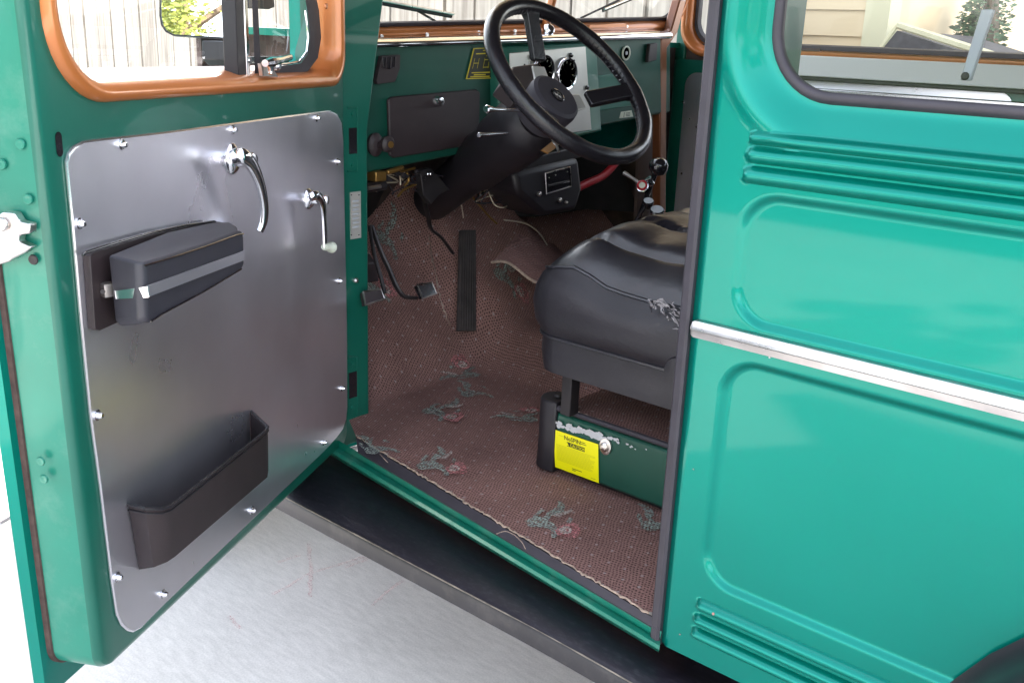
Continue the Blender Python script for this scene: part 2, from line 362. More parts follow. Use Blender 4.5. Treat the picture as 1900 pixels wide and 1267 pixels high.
def text_mesh(mb, body, o, ux, uy, size, m, lift=0.0, align='CENTER', bold=0.0):
    c = bpy.data.curves.new("t", 'FONT'); c.body = body; c.size = size; c.align_x = align; c.offset = bold; c.resolution_u = 2
    ob = bpy.data.objects.new("t", c); COL.objects.link(ob)
    dg = bpy.context.evaluated_depsgraph_get(); me = bpy.data.meshes.new_from_object(ob.evaluated_get(dg))
    ux = V(ux).normalized(); uy = V(uy).normalized(); nn = ux.cross(uy)
    pts = [V(o) + ux * v.co.x + uy * v.co.y + nn * lift for v in me.vertices]
    mb.add(pts, [list(p.vertices) for p in me.polygons], m)
    bpy.data.objects.remove(ob); bpy.data.curves.remove(c); bpy.data.meshes.remove(me)

# ------------------------------------------------------------------ the setting
g = MB(); g.face([(-250, -250, 0), (250, -250, 0), (250, 250, 0), (-250, 250, 0)], "concrete")
# red chalk scribbles and the slab joints
def strip(mb, pts, wd, m, z):
    P = [V((p[0], p[1], z)) for p in pts]; A = []; B = []
    for i, p in enumerate(P):
        t = (P[min(i + 1, len(P) - 1)] - P[max(i - 1, 0)]); s = V((-t.y, t.x, 0)).normalized() * wd * (0.7 + 0.6 * random.random())
        A.append(p + s); B.append(p - s)
    mb.loft([A, B], m, closed=False)
def gz(p): q = ZP(p, 0.0); return (q.x, q.y)
for pl in ([(505, 1105), (575, 1065), (660, 1040), (745, 1010)], [(573, 1010), (576, 1060), (575, 1115)], [(690, 1125), (720, 1098), (748, 1078)], [(640, 1055), (690, 1035)],
           [(425, 1145), (450, 1170)], [(515, 1045), (560, 1030)]):
    P = [gz(p) for p in pl]; Q = []
    for i in range(len(P) - 1):
        for k in range(12):
            t = k / 12; Q.append((P[i][0] * (1 - t) + P[i + 1][0] * t + random.uniform(-.002, .002), P[i][1] * (1 - t) + P[i + 1][1] * t + random.uniform(-.002, .002)))
    strip(g, Q, 0.005, "chalk", 0.004)
strip(g, [gz((0, 972)), gz((25, 957)), (0.2, -6)], 0.006, "rubber", 0.004)
g.m = g.m
o = g.build("driveway", angle=30); tag(o, kind="structure")

b = MB(); b.face([(-200, 6.2, 0.004), (200, 6.2, 0.004), (200, 13.5, 0.004), (-200, 13.5, 0.004)], "asphalt"); tag(b.build("unseen_road"), kind="structure")  # unseen dark strip added to cut bright ground reflections in the glass
b = MB(); b.face([(-240, 13.5, 0.008), (240, 13.5, 0.008), (240, 240, 0.008), (-240, 240, 0.008)], "unseen_lawn"); tag(b.build("unseen_lawn"), kind="structure")  # unseen dark grass added beyond it, also to darken the reflections
# house close beyond the wagon
def siding_wall(mb, x0, x1, y, z0, z1, m):
    z = z0; rv = 0.105
    while z < z1:
        mb.face([(x0, y + 0.016, z), (x1, y + 0.016, z), (x1, y + 0.003, z + rv), (x0, y + 0.003, z + rv)], m)
        mb.face([(x0, y + 0.003, z), (x1, y + 0.003, z), (x1, y + 0.016, z), (x0, y + 0.016, z)], m)
        z += rv
HX0, HX1, HY0, HY1, HE, HR = 0.97, 4.45, -3.05, -9.5, 5.4, 7.4
h = empty("house", ((HX0 + HX1) / 2, (HY0 + HY1) / 2, 0)); tag(h, "house clad in beige lap siding beyond the rear side window", "house")
b = MB(); b.box((HX0, HY1, 0), (HX1, HY0 - 0.004, HE), "siding")
for x in (HX0, HX1):
    b.face([(x, HY0, HE), (x, HY1, HE), (x, (HY0 + HY1) / 2, HR)], "siding")
siding_wall(b, HX0, HX1, HY0, 0.15, HE, "siding")
b.build("wall", h, recalc=False)
b = MB()
ym = (HY0 + HY1) / 2
for ya in (HY0 + 0.45, HY1 - 0.45):
    b.prism([(HX0 - 0.3, ya, HE - 0.14), (HX0 - 0.3, ym, HR + 0.02), (HX0 - 0.3, ym, HR + 0.16), (HX0 - 0.3, ya, HE)], (HX1 - HX0 + 0.6, 0, 0), "shingle")
b.build("roof", h)
b = MB(); b.box((HX0 - 0.012, HY0 - 0.1, 0), (HX0 + 0.09, HY0 + 0.022, HE), "trim_cream"); b.build("corner_board", h)

# board fence
fx = 1.42; fi = 0
fe = empty("board_fence", (5.5, -2.55, 0)); tag(fe, "weathered grey board fence beyond the windscreen and door window", "fence")
bb = MB(); rng = random.Random(3)
while fx < 11.5:
    wd = 0.185 + rng.uniform(-.012, .012); ht = 1.74 + rng.uniform(-.015, .015); yy = -2.55 + rng.uniform(-.006, .006); gap = rng.choice((0.006, 0.01, 0.014, 0.022))
    c = 0.02
    bb.prism([(fx, yy, 0.06), (fx + wd, yy, 0.06), (fx + wd, yy, ht - c), (fx + wd - c, yy, ht), (fx + c, yy, ht), (fx, yy, ht - c)], (0, -0.018, 0), "fence_wood")
    bb.prism([(fx + wd - 0.03, yy - 0.02, 0.06), (fx + wd + gap + 0.03, yy - 0.02, 0.06), (fx + wd + gap + 0.03, yy - 0.02, ht), (fx + wd - 0.03, yy - 0.02, ht)], (0, -0.014, 0), "fence_wood")
    fx += wd + gap
bb.build("boards", fe)
bb = MB()
for z in (0.35, 1.45): bb.box((1.4, -2.65, z), (11.5, -2.602, z + 0.09), "fence_wood")
bb.build("rail", fe)
for k in range(5):
    bb = MB(); bb.box((1.5 + k * 2.4, -2.75, 0), (1.6 + k * 2.4, -2.652, 1.8), "fence_wood"); bb.build("post", fe)

# trees
def crown(mb, c, rad, n, size, m, rng, conical=False, clumps=26):
    c = V(c); cl = []
    for _ in range(clumps):
        while True:
            p = V((rng.uniform(-1, 1), rng.uniform(-1, 1), rng.uniform(-1, 1)))
            if p.length < 1: break
        if conical: p.x *= (1 - p.z) * 0.6 + 0.08; p.y *= (1 - p.z) * 0.6 + 0.08
        cl.append((p, rng.uniform(0.16, 0.34)))
    for _ in range(n):
        p, r = rng.choice(cl)
        d = V((rng.gauss(0, 1), rng.gauss(0, 1), rng.gauss(0, 1))).normalized() * r * rng.uniform(0.3, 1.0)
        q = p + d; q = c + V((q.x * rad[0], q.y * rad[1], q.z * rad[2]))
        a = V((rng.gauss(0, 1), rng.gauss(0, 1), rng.gauss(0, 1))).normalized(); x, y, _ = frame_from(a)
        s = size * rng.uniform(0.6, 1.3)
        mb.face([q - x * s, q + y * s * 0.45, q + x * s, q - y * s * 0.45], m)
def tree(name, x, y, ht, rad, m, label, n, size, seed, conical=False, group=None):
    rng = random.Random(seed); t = empty(name, (x, y, 0)); tag(t, label, "tree", group)
    b = MB(); b.tube(spline([(x, y, 0), (x + 0.05, y, ht * 0.3), (x - 0.04, y + 0.04, ht * 0.62), (x, y, ht * 0.92)], 5), [0.12 * (1 - k / 17) + 0.012 for k in range(16)], "bark", 8)
    for k in range(9):
        z = ht * rng.uniform(0.3, 0.8); a = rng.uniform(0, 6.28); L = rad[0] * rng.uniform(0.5, 0.9) * (0.5 if conical else 1)
        b.tube([(x, y, z), (x + math.cos(a) * L * .5, y + math.sin(a) * L * .5, z + L * .35), (x + math.cos(a) * L, y + math.sin(a) * L, z + L * .55)], [0.04, 0.025, 0.01], "bark", 6)
    b.build("trunk", t)
    b = MB(); crown(b, (x, y, ht - rad[2]), rad, n, size, m, rng, conical); b.build("crown", t, merge=False, recalc=False)
    return t
q = YP((1835, 20), -3.75)
tree("conifer_tree", q.x, q.y, 1.78, (0.3, 0.3, 0.85), "leaf_dark", "dark green conifer seen through the rear side window", 7000, 0.016, 5, True)
q = YP((1712, 0), -3.9)
tree("broadleaf_tree", q.x, q.y, 1.72, (0.16, 0.16, 0.28), "leaf_pale", "pale bare looking tree seen beside the conifer through the rear side window", 2600, 0.02, 6)

# dark shed shape standing in for the diagonal reflection in the rear window glass
sh = empty("reflection_shed", (0.3, -3.6, 0)); tag(sh, "dark shed shape with pale roof edge, standing in for a reflection in the rear side window", "shed")
sp = [YP(p, -2.7) for p in ((1666, 47), (1560, 190), (1900, 200), (1900, 122))]
b = MB(); b.prism([sp[0] - V((0, 0, .02)), sp[1], V((sp[1].x, -2.7, 0)), V((sp[3].x, -2.7, 0)), sp[3] - V((0, 0, .02))], (0, -0.9, 0), "shingle"); b.build("wall", sh)
b = MB()
b.tube([sp[0], sp[3]], 0.014, "trim_cream", 6); b.tube([sp[0], sp[1]], 0.008, "trim_cream", 6)
b.build("roof_edge", sh)

# ------------------------------------------------------------------ THE WAGON
W = empty("station_wagon", (0, -0.86, 0)); tag(W, "green vintage station wagon with its front door open", "car")

# --- rear quarter body side: one pressed sheet with ribs, recessed panels and a window opening
zW = YP((1480, 187)).z; xW = YP((1425, 60)).x
print("window", xW, zW)
WIN = (-1.85, xW, zW, 1.72)      # x0,x1,z0,z1 of the gasket's outer edge
def sd_rr(x, z, x0, x1, z0, z1, r):
    cx, cz = (x0 + x1) / 2, (z0 + z1) / 2; qx = abs(x - cx) - (x1 - x0) / 2 + r; qz = abs(z - cz) - (z1 - z0) / 2 + r
    return math.hypot(max(qx, 0), max(qz, 0)) + min(max(qx, qz), 0) - r
RIBS = []
for (p0, p1) in (((1392, 243), (1392, 266)), ((1388, 271), (1388, 302)), ((1380, 307), (1380, 339))):
    a = YP(p0); c = YP(p1); RIBS.append((a.x, (a.z + c.z) / 2, abs(a.z - c.z) / 2 * 1.0))
for (p0, p1) in (((1294, 1106), (1294, 1129)), ((1289, 1134), (1289, 1154)), ((1284, 1158), (1284, 1180))):
    a = YP(p0); c = YP(p1); RIBS.append((a.x, (a.z + c.z) / 2, abs(a.z - c.z) / 2 * 1.0))
print("ribs", RIBS)
rp1 = (YP((1370, 470)).x, YP((1420, 364)).z, YP((1389, 603)).z)
rp2 = (YP((1320, 900)).x, YP((1389, 675)).z, YP((1334, 1090)).z)
print("recess", rp1, rp2)
def side_h(x, z):
    h = 0.0
    d = sd_rr(x, z, *WIN, 0.085)
    h -= 0.016 * (1 - smooth((d - 0.002) / 0.045))
    h += 0.0035 * math.exp(-((d - 0.055) / 0.012) ** 2)
    for (rx, rz, hw) in RIBS:
        dx = x - (rx - hw); q = math.hypot(max(dx, 0), z - rz) / hw
        if q < 1: h += 0.0115 * (1 - q * q) ** 0.85
    for (rx, zt, zb) in (rp1, rp2):
        d = sd_rr(x, z, -2.5, rx, zb, zt, 0.05)
        h -= 0.008 * (1 - smooth((d + 0.0075) / 0.0115))
    h -= 0.02 * smooth((0.012 - (0.0 - x)) / 0.012) * 0.3
    return h
xs = []
x = 0.0
while x > -0.62: xs.append(x); x -= 0.004
while x > -2.0: xs.append(x); x -= 0.03
xs.append(-2.0)
zs = []
z = 0.482
while z < 1.38: zs.append(z); z += 0.0026
while z < 1.8: zs.append(z); z += 0.012
zs.append(1.8)
b = MB(); pts = []
for z in zs:
    for x in xs: pts.append((x, side_h(x, z), z))
nx = len(xs); fs = []
for j in range(len(zs) - 1):
    for i in range(nx - 1):
        xm = (xs[i] + xs[i + 1]) / 2; zm = (zs[j] + zs[j + 1]) / 2
        if sd_rr(xm, zm, *WIN, 0.085) < -0.008: continue
        if math.hypot(xm + 1.0, zm - 0.36) < 0.5: continue
        fs.append((j * nx + i, j * nx + i + 1, (j + 1) * nx + i + 1, (j + 1) * nx + i))
b.add(pts, fs, "paint")
side = b.build("body_side", W, angle=50, merge=False)
for p in side.data.polygons: p.use_smooth = True

# window gasket, glass and inside lining
def loop_rr(x0, x1, z0, z1, r, y, n=10): return [V((a, y, c)) for a, c in rrect(x0, x1, z0, z1, r, n)]
def ins(d, y, r=0.085): return loop_rr(WIN[0] + d, WIN[1] - d, WIN[2] + d, WIN[3] - d, max(r - d, 0.02), y)
qw = MB(); qw.loft([ins(-0.003, -0.016), ins(0.0, -0.010), ins(0.004, -0.007), ins(0.009, -0.008), ins(0.0115, -0.012), ins(0.0115, -0.02)], "rubber")
gask = qw.build("quarter_window", W, angle=60); tag(gask, "black rubber framed rear side window")
b = MB(); b.face(ins(0.008, -0.013), "glass"); b.build("pane", gask)
# belt trim
b = MB(); tz = YP((1289, 607)).z; hw = 0.0125
for (xa) in (0,): pass
prof = [(0.0, hw), (0.006, hw * 0.9), (0.0115, hw * 0.35), (0.0125, 0.0), (0.0105, -hw * 0.15), (0.009, -hw * 0.9), (0.0, -hw)]
L = []
for x, s in ((-0.004, 0.3), (-0.007, 0.8), (-0.012, 1.0), (-0.6, 1.0), (-2.0, 1.0)):
    L.append([V((x, yy * s + 0.001, tz + zz * s)) for yy, zz in prof])
b.loft(L, "chrome_worn", closed=False); b.face(L[0], "chrome_worn")
b.build("belt_trim", W, angle=30)
for p, r0, m_ in (((1331, 1132), .0026, "chip_pink"), ((1428, 663), .0014, "white_chip"), ((1262, 1176), .0012, "chip_pink"), ((1287, 870), .0012, "chip_pink")):
    b = MB(); c = YP(p, 0.0); c.y = side_h(c.x, c.z) + .0008; b.face([c + V((r0 * random.uniform(.7, 1.2) * math.cos(a * .7), 0, r0 * random.uniform(.7, 1.2) * math.sin(a * .7))) for a in range(9)], m_); b.build("paint_chip", W, merge=False)
# B pillar and its rubber seal
b = MB()
pl = []
L = []
for z in (0.478, 0.9, 1.3, 1.76):
    L.append([V((0.0, 0.002, z)), V((0.004, 0.005, z)), V((0.014, 0.003, z)), V((0.0185, -0.002, z)), V((0.0185, -0.02, z)), V((0.0, -0.02, z))])
b.loft(L, "rubber", True, True, True); b.build("door_seal", W, angle=30)
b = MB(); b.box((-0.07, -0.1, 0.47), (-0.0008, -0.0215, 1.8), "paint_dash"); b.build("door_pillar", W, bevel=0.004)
# rear fender
b = MB(); L = []
cx, cz = -0.98, 0.40
for k in range(29):
    t = R(-12 + 204 * k / 28); c, s = math.cos(t), math.sin(t)
    def q(r, y): return V((cx + r * c, y, cz + r * s * 0.86))
    L.append([q(0.624, 0.002), q(0.614, 0.012), q(0.608, 0.05), q(0.60, 0.11), q(0.55, 0.135), q(0.49, 0.14), q(0.47, 0.13), q(0.47, 0.0)])
b.loft(L, "fender_black", closed=False); b.build("rear_fender", W, angle=60)

# wheels
def wheel(x, y, s):
    t = MB(); t.lathe([(0.21, -0.085), (0.30, -0.09), (0.345, -0.07), (0.36, -0.03), (0.36, 0.03), (0.345, 0.07), (0.30, 0.09), (0.21, 0.085)], (x, y, 0.36), (0, s, 0), "tyre", 40)
    o = t.build("wheel", W); r_ = MB(); r_.lathe([(0.0, 0.05), (0.05, 0.055), (0.07, 0.03), (0.16, 0.02), (0.19, 0.06), (0.21, 0.075), (0.212, -0.07), (0.0, -0.07)], (x, y, 0.36), (0, s, 0), "chrome_worn", 32); r_.build("rim", o)
wheel(-0.98, -0.02, 1); wheel(1.72, -0.16, 1); wheel(-0.98, -1.70, -1); wheel(1.72, -1.56, -1)

# --- roof, far side, rear, floor pan, firewall
b = MB(); L = []
for x, dz, ins_ in ((-2.02, -0.05, 0.05), (-1.95, 0.0, 0.0), (0.6, 0.0, 0.0), (0.95, -0.02, 0.03), (1.0, -0.06, 0.06)):
    row = []
    for k in range(13):
        t = k / 12; y = 0.0 - ins_ + (-1.72 + 2 * ins_) * t; zz = 1.80 + 0.07 * (1 - (2 * t - 1) ** 6) + dz
        row.append(V((x, y, zz)))
    L.append(row)
b.loft(L, "paint", closed=False)
b.loft([[p - V((0, 0, 0.03)) for p in r] for r in L], "headliner", closed=False)
b.build("roof", W, angle=40)
FY = -1.70
b = MB()
b.box((-2.0, FY, 0.46), (0.0, FY + 0.012, 1.28), "paint"); b.box((-2.0, FY, 1.70), (1.0, FY + 0.012, 1.82), "paint")
b.box((-2.0, FY, 1.28), (-1.6, FY + 0.012, 1.70), "paint"); b.box((-0.1, FY, 1.28), (0.02, FY + 0.03, 1.70), "paint")
b.build("far_side", W)
b = MB()
b.box((-1.62, FY + 0.013, 0.6), (-0.08, FY + 0.03, 1.19), "kick"); b.box((-1.62, FY + 0.013, 1.193), (-0.08, FY + 0.045, 1.215), "alu_edge")
b.box((-1.62, FY + 0.013, 1.235), (-0.08, FY + 0.06, 1.305), "alu_edge"); b.box((-1.62, FY + 0.013, 1.335), (-0.08, FY + 0.03, 1.352), "alu_edge")
b.build("inner_rail", W, bevel=0.002)
b = MB(); b.face([(-1.6, FY + 0.006, 1.28), (-0.1, FY + 0.006, 1.28), (-0.1, FY + 0.006, 1.7), (-1.6, FY + 0.006, 1.7)], "glass_tint"); b.build("far_quarter_glass", W)
b = MB(); b.box((-2.0, FY + 0.02, 0.5), (-1.98, -0.03, 1.2), "paint_dash"); b.box((-2.0, FY + 0.02, 1.65), (-1.98, -0.03, 1.8), "paint_dash"); b.box((-2.0, FY + 0.02, 1.2), (-1.98, -0.03, 1.65), "paint_dash"); b.build("tailgate", W)  # solid panel fills the rear window to cut light inside the wagon
# window strut seen inside
b = MB(); p0 = YP((1832, 18), -0.35); p1 = YP((1790, 150), -0.35)
dv = (p1 - p0); b.prism([p0 + V((-.008, 0, 0)), p0 + V((.008, 0, 0)), p1 + V((.007, 0, 0)), p1 + V((-.007, 0, 0))], (0, -0.012, 0), "grey_knob")
b.lathe([(0.006, 0), (0.006, 0.004), (0.0, 0.005)], p1 + V((0, 0, 0.006)), (0, 1, 0), "dark_metal", 10)
b.build("window_strut", W, bevel=0.002)
b = MB(); p0 = YP((1487, 174), -0.25); b.lathe([(0.012, -0.02), (0.016, 0), (0.014, 0.008), (0.0, 0.014)], p0, (0.2, 0.8, 0.5), "black_gloss", 16); b.build("strap_anchor", W)
b = MB(); b.box((-2.0, FY + 0.02, 0.42), (0.0, -0.09, 0.5), "matt_black"); b.build("floor_pan", W)
b = MB()
b.box((1.42, -1.62, 0.45), (1.44, -0.15, 1.36), "grime"); b.build("firewall", W)

b = MB(); b.box((0.99, -0.235, 0.45), (1.425, -0.215, 1.36), "grime"); b.box((0.6, -1.66, 0.45), (1.425, -1.63, 1.36), "grime"); b.box((1.06, -1.62, 1.345), (1.44, -0.16, 1.36), "paint"); b.build("cowl", W)
# hood, cowl and front fenders (in front of the windscreen)
b = MB(); L = []
for x, wd, zt in ((1.10, 0.64, 1.30), (1.5, 0.60, 1.285), (2.0, 0.52, 1.25), (2.3, 0.45, 1.2), (2.36, 0.43, 1.1)):
    L.append([V((x, -0.86 + wd * math.cos(math.pi * k / 14), zt - 0.28 + 0.28 * math.sin(math.pi * k / 14) ** 0.5)) for k in range(15)])
b.loft(L, "paint", closed=False); b.face(L[-1] , "paint"); b.build("hood", W, angle=40)
for yo, sg in ((-0.12, 1), (-1.60, -1)):
    b = MB(); L = []
    for k in range(17):
        t = R(-10 + 200 * k / 16); c, s = math.cos(t), math.sin(t)
        def q(r, y): return V((1.72 + r * c, yo + sg * (y - 0.1), 0.42 + r * s * 0.9))
        L.append([q(0.56, -0.22), q(0.56, 0.02), q(0.54, 0.09), q(0.48, 0.12), q(0.44, 0.11)])
    b.loft(L, "paint", closed=False); b.build("front_fender", W, angle=50)

# --- sill and running board
def edge(z, pB, pA):
    B = ZP(pB, z); A = ZP(pA, z); d = (A - B)
    B2 = B - d * ((B.x + 0.0) / d.x) if False else B
    return B2, A
def rows(specs, tA=1.10, tB=-0.02, n=24):
    out = []
    for (z, pB, pA) in specs:
        B, A = edge(z, pB, pA); out.append([B.lerp(A, tB + (tA - tB) * k / n) for k in range(n + 1)])
    return out
zF = 0.52
r_ = rows([(zF - 0.004, (1205, 1139), (660, 809)), (zF - 0.002, (1205.5, 1142), (660.5, 813)), (0.5075, (1207, 1160), (664, 838)), (0.5, (1206, 1163), (664, 841))], tA=1.0)
b = MB(); b.loft(r_, "rubber", closed=False); b.build("sill_strip", W, angle=30)
r_ = rows([(0.505, (1205, 1158), (664, 838)), (0.494, (1203, 1168), (658, 842)), (0.486, (1203, 1173), (654, 846)), (0.487, (1202, 1177), (651, 849)), (0.486, (1201, 1184), (648, 852)), (0.479, (1200, 1191), (644, 857)),
           (0.467, (1199, 1193), (641, 859)), (0.44, (1198.5, 1195), (641, 861))], tA=1.1, tB=-0.03)
b = MB(); b.loft(r_, "paint_worn", closed=False); b.build("sill", W, angle=40)
zR = 0.43
RBi = (ZP((1199, 1199), zR), ZP((641, 863), zR)); RBo = 0.036
b = MB(); L = []
di = RBi[1] - RBi[0]
nst = 60
for k in range(nst + 1):
    x = 1.06 - 1.66 * k / nst
    yi = RBi[0].y + di.y * (x - RBi[0].x) / di.x if x > 0 else RBi[0].y + di.y * (0 - RBi[0].x) / di.x + x * 0.02
    sag = -0.018 * smooth((0.25 - x) / 0.6)
    dz = sag
    L.append([V((x, yi - 0.05, zR + dz)), V((x, yi, zR + dz)), V((x, yi + 0.004, zR + 0.003 + dz)), V((x, RBo - 0.03, zR + 0.001 + dz)), V((x, RBo - 0.010, zR - 0.003 + dz)), V((x, RBo - 0.002, zR - 0.0075 + dz)), V((x, RBo + 0.001, zR - 0.0145 + dz)),
              V((x, RBo, zR - 0.043 + dz)), V((x, RBo - 0.01, zR - 0.048 + dz)), V((x, RBo - 0.16, zR - 0.046 + dz))])
b.loft(L, "running_board", closed=False); b.face(L[0], "board_side")
o = b.build("running_board", W, angle=50)
eb = MB(); P = [l_[5] + V((0, 0.001, 0.0008)) for l_ in L[:-8]]; eb.tube(P, [0.0007 + random.random() * 0.0009 for _ in P], "pale_edge", 5); eb.build("pale_edge", o)  # thin irregular pale line along the board's outer edge
kk = list(o.data.materials).index(MATS["board_side"]) if "board_side" in [m.name for m in o.data.materials] else 0
for p in o.data.polygons:
    if abs(p.normal.y) > 0.8: p.material_index = kk

# --- carpet: floor, toe board, tunnel in one sheet with woven flowers
cB, cA = ZP((1205, 1138), zF), ZP((660, 808), zF)
TOE = 1.0
def floor_z(x, y):
    z = zF
    if x > TOE: z += smooth((x - TOE) / 0.08) * 0 + (x - TOE) * 0.84 * smooth((x - TOE) / 0.1 + 0.3)
    tun = smooth((0.30 - abs(y + 0.95)) / 0.16) * smooth((x - 0.35) / 0.4) * 0.10
    return z + tun
def near_y(x):
    return cB.y + (cA.y - cB.y) * (x - cB.x) / (cA.x - cB.x) if x < cA.x else max(cA.y - (x - cA.x) * 0.6, -0.21)
b = MB(); nxx, nyy = 70, 60; pts = []
for i in range(nxx + 1):
    x = -0.95 + (1.42 + 0.95) * i / nxx
    for j in range(nyy + 1):
        t = j / nyy; y0 = near_y(x) if x > 0 else near_y(0) - 0.03; y0 = max(y0, -0.45); y = y0 + (-1.63 - y0) * t
        wob = 0.0015 * math.sin(x * 31 + y * 17) + 0.001 * math.sin(x * 53 - y * 40)
        pts.append((x, y, floor_z(x, y) + wob * (0.2 if j == 0 else 1)))
b.add(pts, [(i * (nyy + 1) + j, (i + 1) * (nyy + 1) + j, (i + 1) * (nyy + 1) + j + 1, i * (nyy + 1) + j + 1) for i in range(nxx) for j in range(nyy)], "carpet")
# flowers
def floor_pt(x, y, dz=0.006): return V((x, y, floor_z(x, y) + dz))
def hit_floor(p):
    q = ZP(p, zF)
    for _ in range(30):
        z = floor_z(q.x, q.y); q = ZP(p, z)
        if q.x > 1.4: q = ZP(p, zF + 0.3)
    return q
REF = (1022, 975)
MOTIF = [("carpet_leaf", [(-48, -4), (-36, -10), (-22, -12), (-8, -8), (6, 0), (12, 10), (14, 22), (8, 28), (0, 26), (2, 16), (-6, 10), (-18, 8), (-30, 8), (-44, 6)]),
         ("carpet_leaf", [(-14, -10), (-6, -20), (6, -26), (14, -34), (12, -42), (20, -40), (26, -32), (24, -22), (14, -16), (2, -14), (-6, -6)]),
         ("carpet_leaf", [(-34, -14), (-24, -22), (-14, -26), (-12, -22), (-24, -14), (-30, -6)]),
         ("carpet_cream", [(0, -14), (14, -18), (30, -22), (38, -27), (40, -22), (30, -16), (14, -10)]),
         ("carpet_leaf", [(28, -2), (34, -10), (40, -6), (34, 2)]),
         ("carpet_pink", [(8, 14), (18, 6), (30, 2), (44, 0), (52, 6), (54, 16), (50, 26), (40, 30), (26, 26), (12, 24)]),
         ("carpet_cream", [(14, 14), (24, 7), (34, 8), (40, 14), (36, 21), (26, 22), (18, 20)]),
         ("carpet_pink", [(26, 14), (30, 11), (34, 15), (30, 18)])]
r0 = ZP(REF, zF)
MOT = []
for m_, poly in MOTIF:
    pts_ = []
    for k in range(len(poly)):
        a_, c_ = poly[k], poly[(k + 1) % len(poly)]
        for t in (0, .2, .4, .6, .8): pts_.append(ZP((REF[0] + a_[0] + (c_[0] - a_[0]) * t, REF[1] + a_[1] + (c_[1] - a_[1]) * t), zF) - r0)
    MOT.append((m_, pts_))
def flower(p, rot=0.0, sc=1.0, pink=True):
    q = hit_floor(p); ca, sa = math.cos(rot), math.sin(rot)
    for k, (m_, pts_) in enumerate(MOT):
        if not pink and m_ != "carpet_leaf": continue
        out = []
        for d_ in pts_:
            jx, jy = random.uniform(-.0013, .0013), random.uniform(-.0013, .0013)
            x, y = (d_.x * ca - d_.y * sa) * sc + jx, (d_.x * sa + d_.y * ca) * sc + jy
            out.append(floor_pt(q.x + x, q.y + y, 0.0055 + 0.0003 * k))
        b.face(out, m_)
for p, rt, sc, pk in (((1022, 975), 0.0, 1.0, True), ((814, 866), 0.3, 1.0, True), ((820, 768), -0.1, 1.05, True), ((862, 695), 2.6, 0.95, True), ((940, 636), 0.3, 1.0, True), ((690, 668), 1.2, 1.0, True),
                      ((1224, 975), 0.6, 0.9, False), ((890, 510), 0.8, 1.0, False), ((725, 440), 0.3, 1.0, False), ((845, 590), 1.1, 0.8, False), ((975, 775), 2.0, 0.9, True), ((705, 580), 1.0, 0.9, False)):
    flower(p, rt, sc, pk)
carpet = b.build("carpet", W, merge=False, angle=60); tag(carpet, "worn brown floral carpet with pale dots")
b = MB(); P = []
for k in range(140):
    t = k / 139; p = cB.lerp(cA, t); P.append(p + V((random.uniform(-.002, .002), random.uniform(-.0025, .0025), 0.0 + random.uniform(-.001, .0015))))
b.tube(P, [0.0015 + random.uniform(-0.0006, 0.0009) for _ in P], "fray", 6)
for (p0, pm, p1) in (((921, 990), (938, 985), (955, 992)), ((955, 992), (968, 1005), (975, 1018)), ((705, 842), (712, 850), (720, 858))):
    b.tube(spline([ZP(p0, 0.524), ZP(pm, 0.53), ZP(p1, 0.522)], 5), 0.0007, "fray", 5)
b.build("frayed_edge", carpet)
b = MB()
seam = [hit_floor(p) + V((0, 0, .004)) for p in ((795, 425), (800, 470), (806, 505), (815, 550), (826, 585), (838, 612))]
S = spline(seam, 8); b.tube([q + V((random.uniform(-.002, .002), random.uniform(-.002, .002), 0)) for q in S], [0.0014 + random.uniform(-0.0007, 0.001) for _ in S], "fray", 5)
b.build("carpet_seam", carpet)
# loose piece of carpet over the tunnel
b = MB(); c0 = [hit_floor(p) for p in ((912, 502), (1000, 532), (1060, 480), (960, 458))]
zt = 0.02
pp = [c + V((0, 0, zt)) for c in c0]
def bil(s, t): return pp[0].lerp(pp[1], s).lerp(pp[3].lerp(pp[2], s), t) + V((0, 0, 0.012 * math.sin(s * 5) * (1 - t) + 0.015 * t))
G = [[bil(i / 10, j / 8) for i in range(11)] for j in range(9)]
b.loft(G, "carpet", closed=False); b.tube(G[0], 0.0035, "fray", 6)
b.build("carpet_flap", W)

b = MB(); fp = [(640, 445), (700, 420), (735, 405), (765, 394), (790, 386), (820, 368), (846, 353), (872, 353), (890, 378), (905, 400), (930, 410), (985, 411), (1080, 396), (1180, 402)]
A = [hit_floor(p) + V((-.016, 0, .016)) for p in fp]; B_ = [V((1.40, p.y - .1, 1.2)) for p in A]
b.loft([A, B_], "matt_black", closed=False); b.build("firewall_pad", W)
# --- seat box, seats
SY = -0.295
def SB(p, y=SY): return YP(p, y)
b = MB()
x_f = SB((1030, 790)).x; ztop = 0.69
z_b = 0.535
box_top = 0.662
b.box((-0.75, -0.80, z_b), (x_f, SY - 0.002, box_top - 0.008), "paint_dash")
b.box((-0.75, -0.79, 0.521), (x_f - 0.02, SY - 0.02, z_b), "black_plastic")
sbx = b.build("seat_box", W, bevel=0.006)
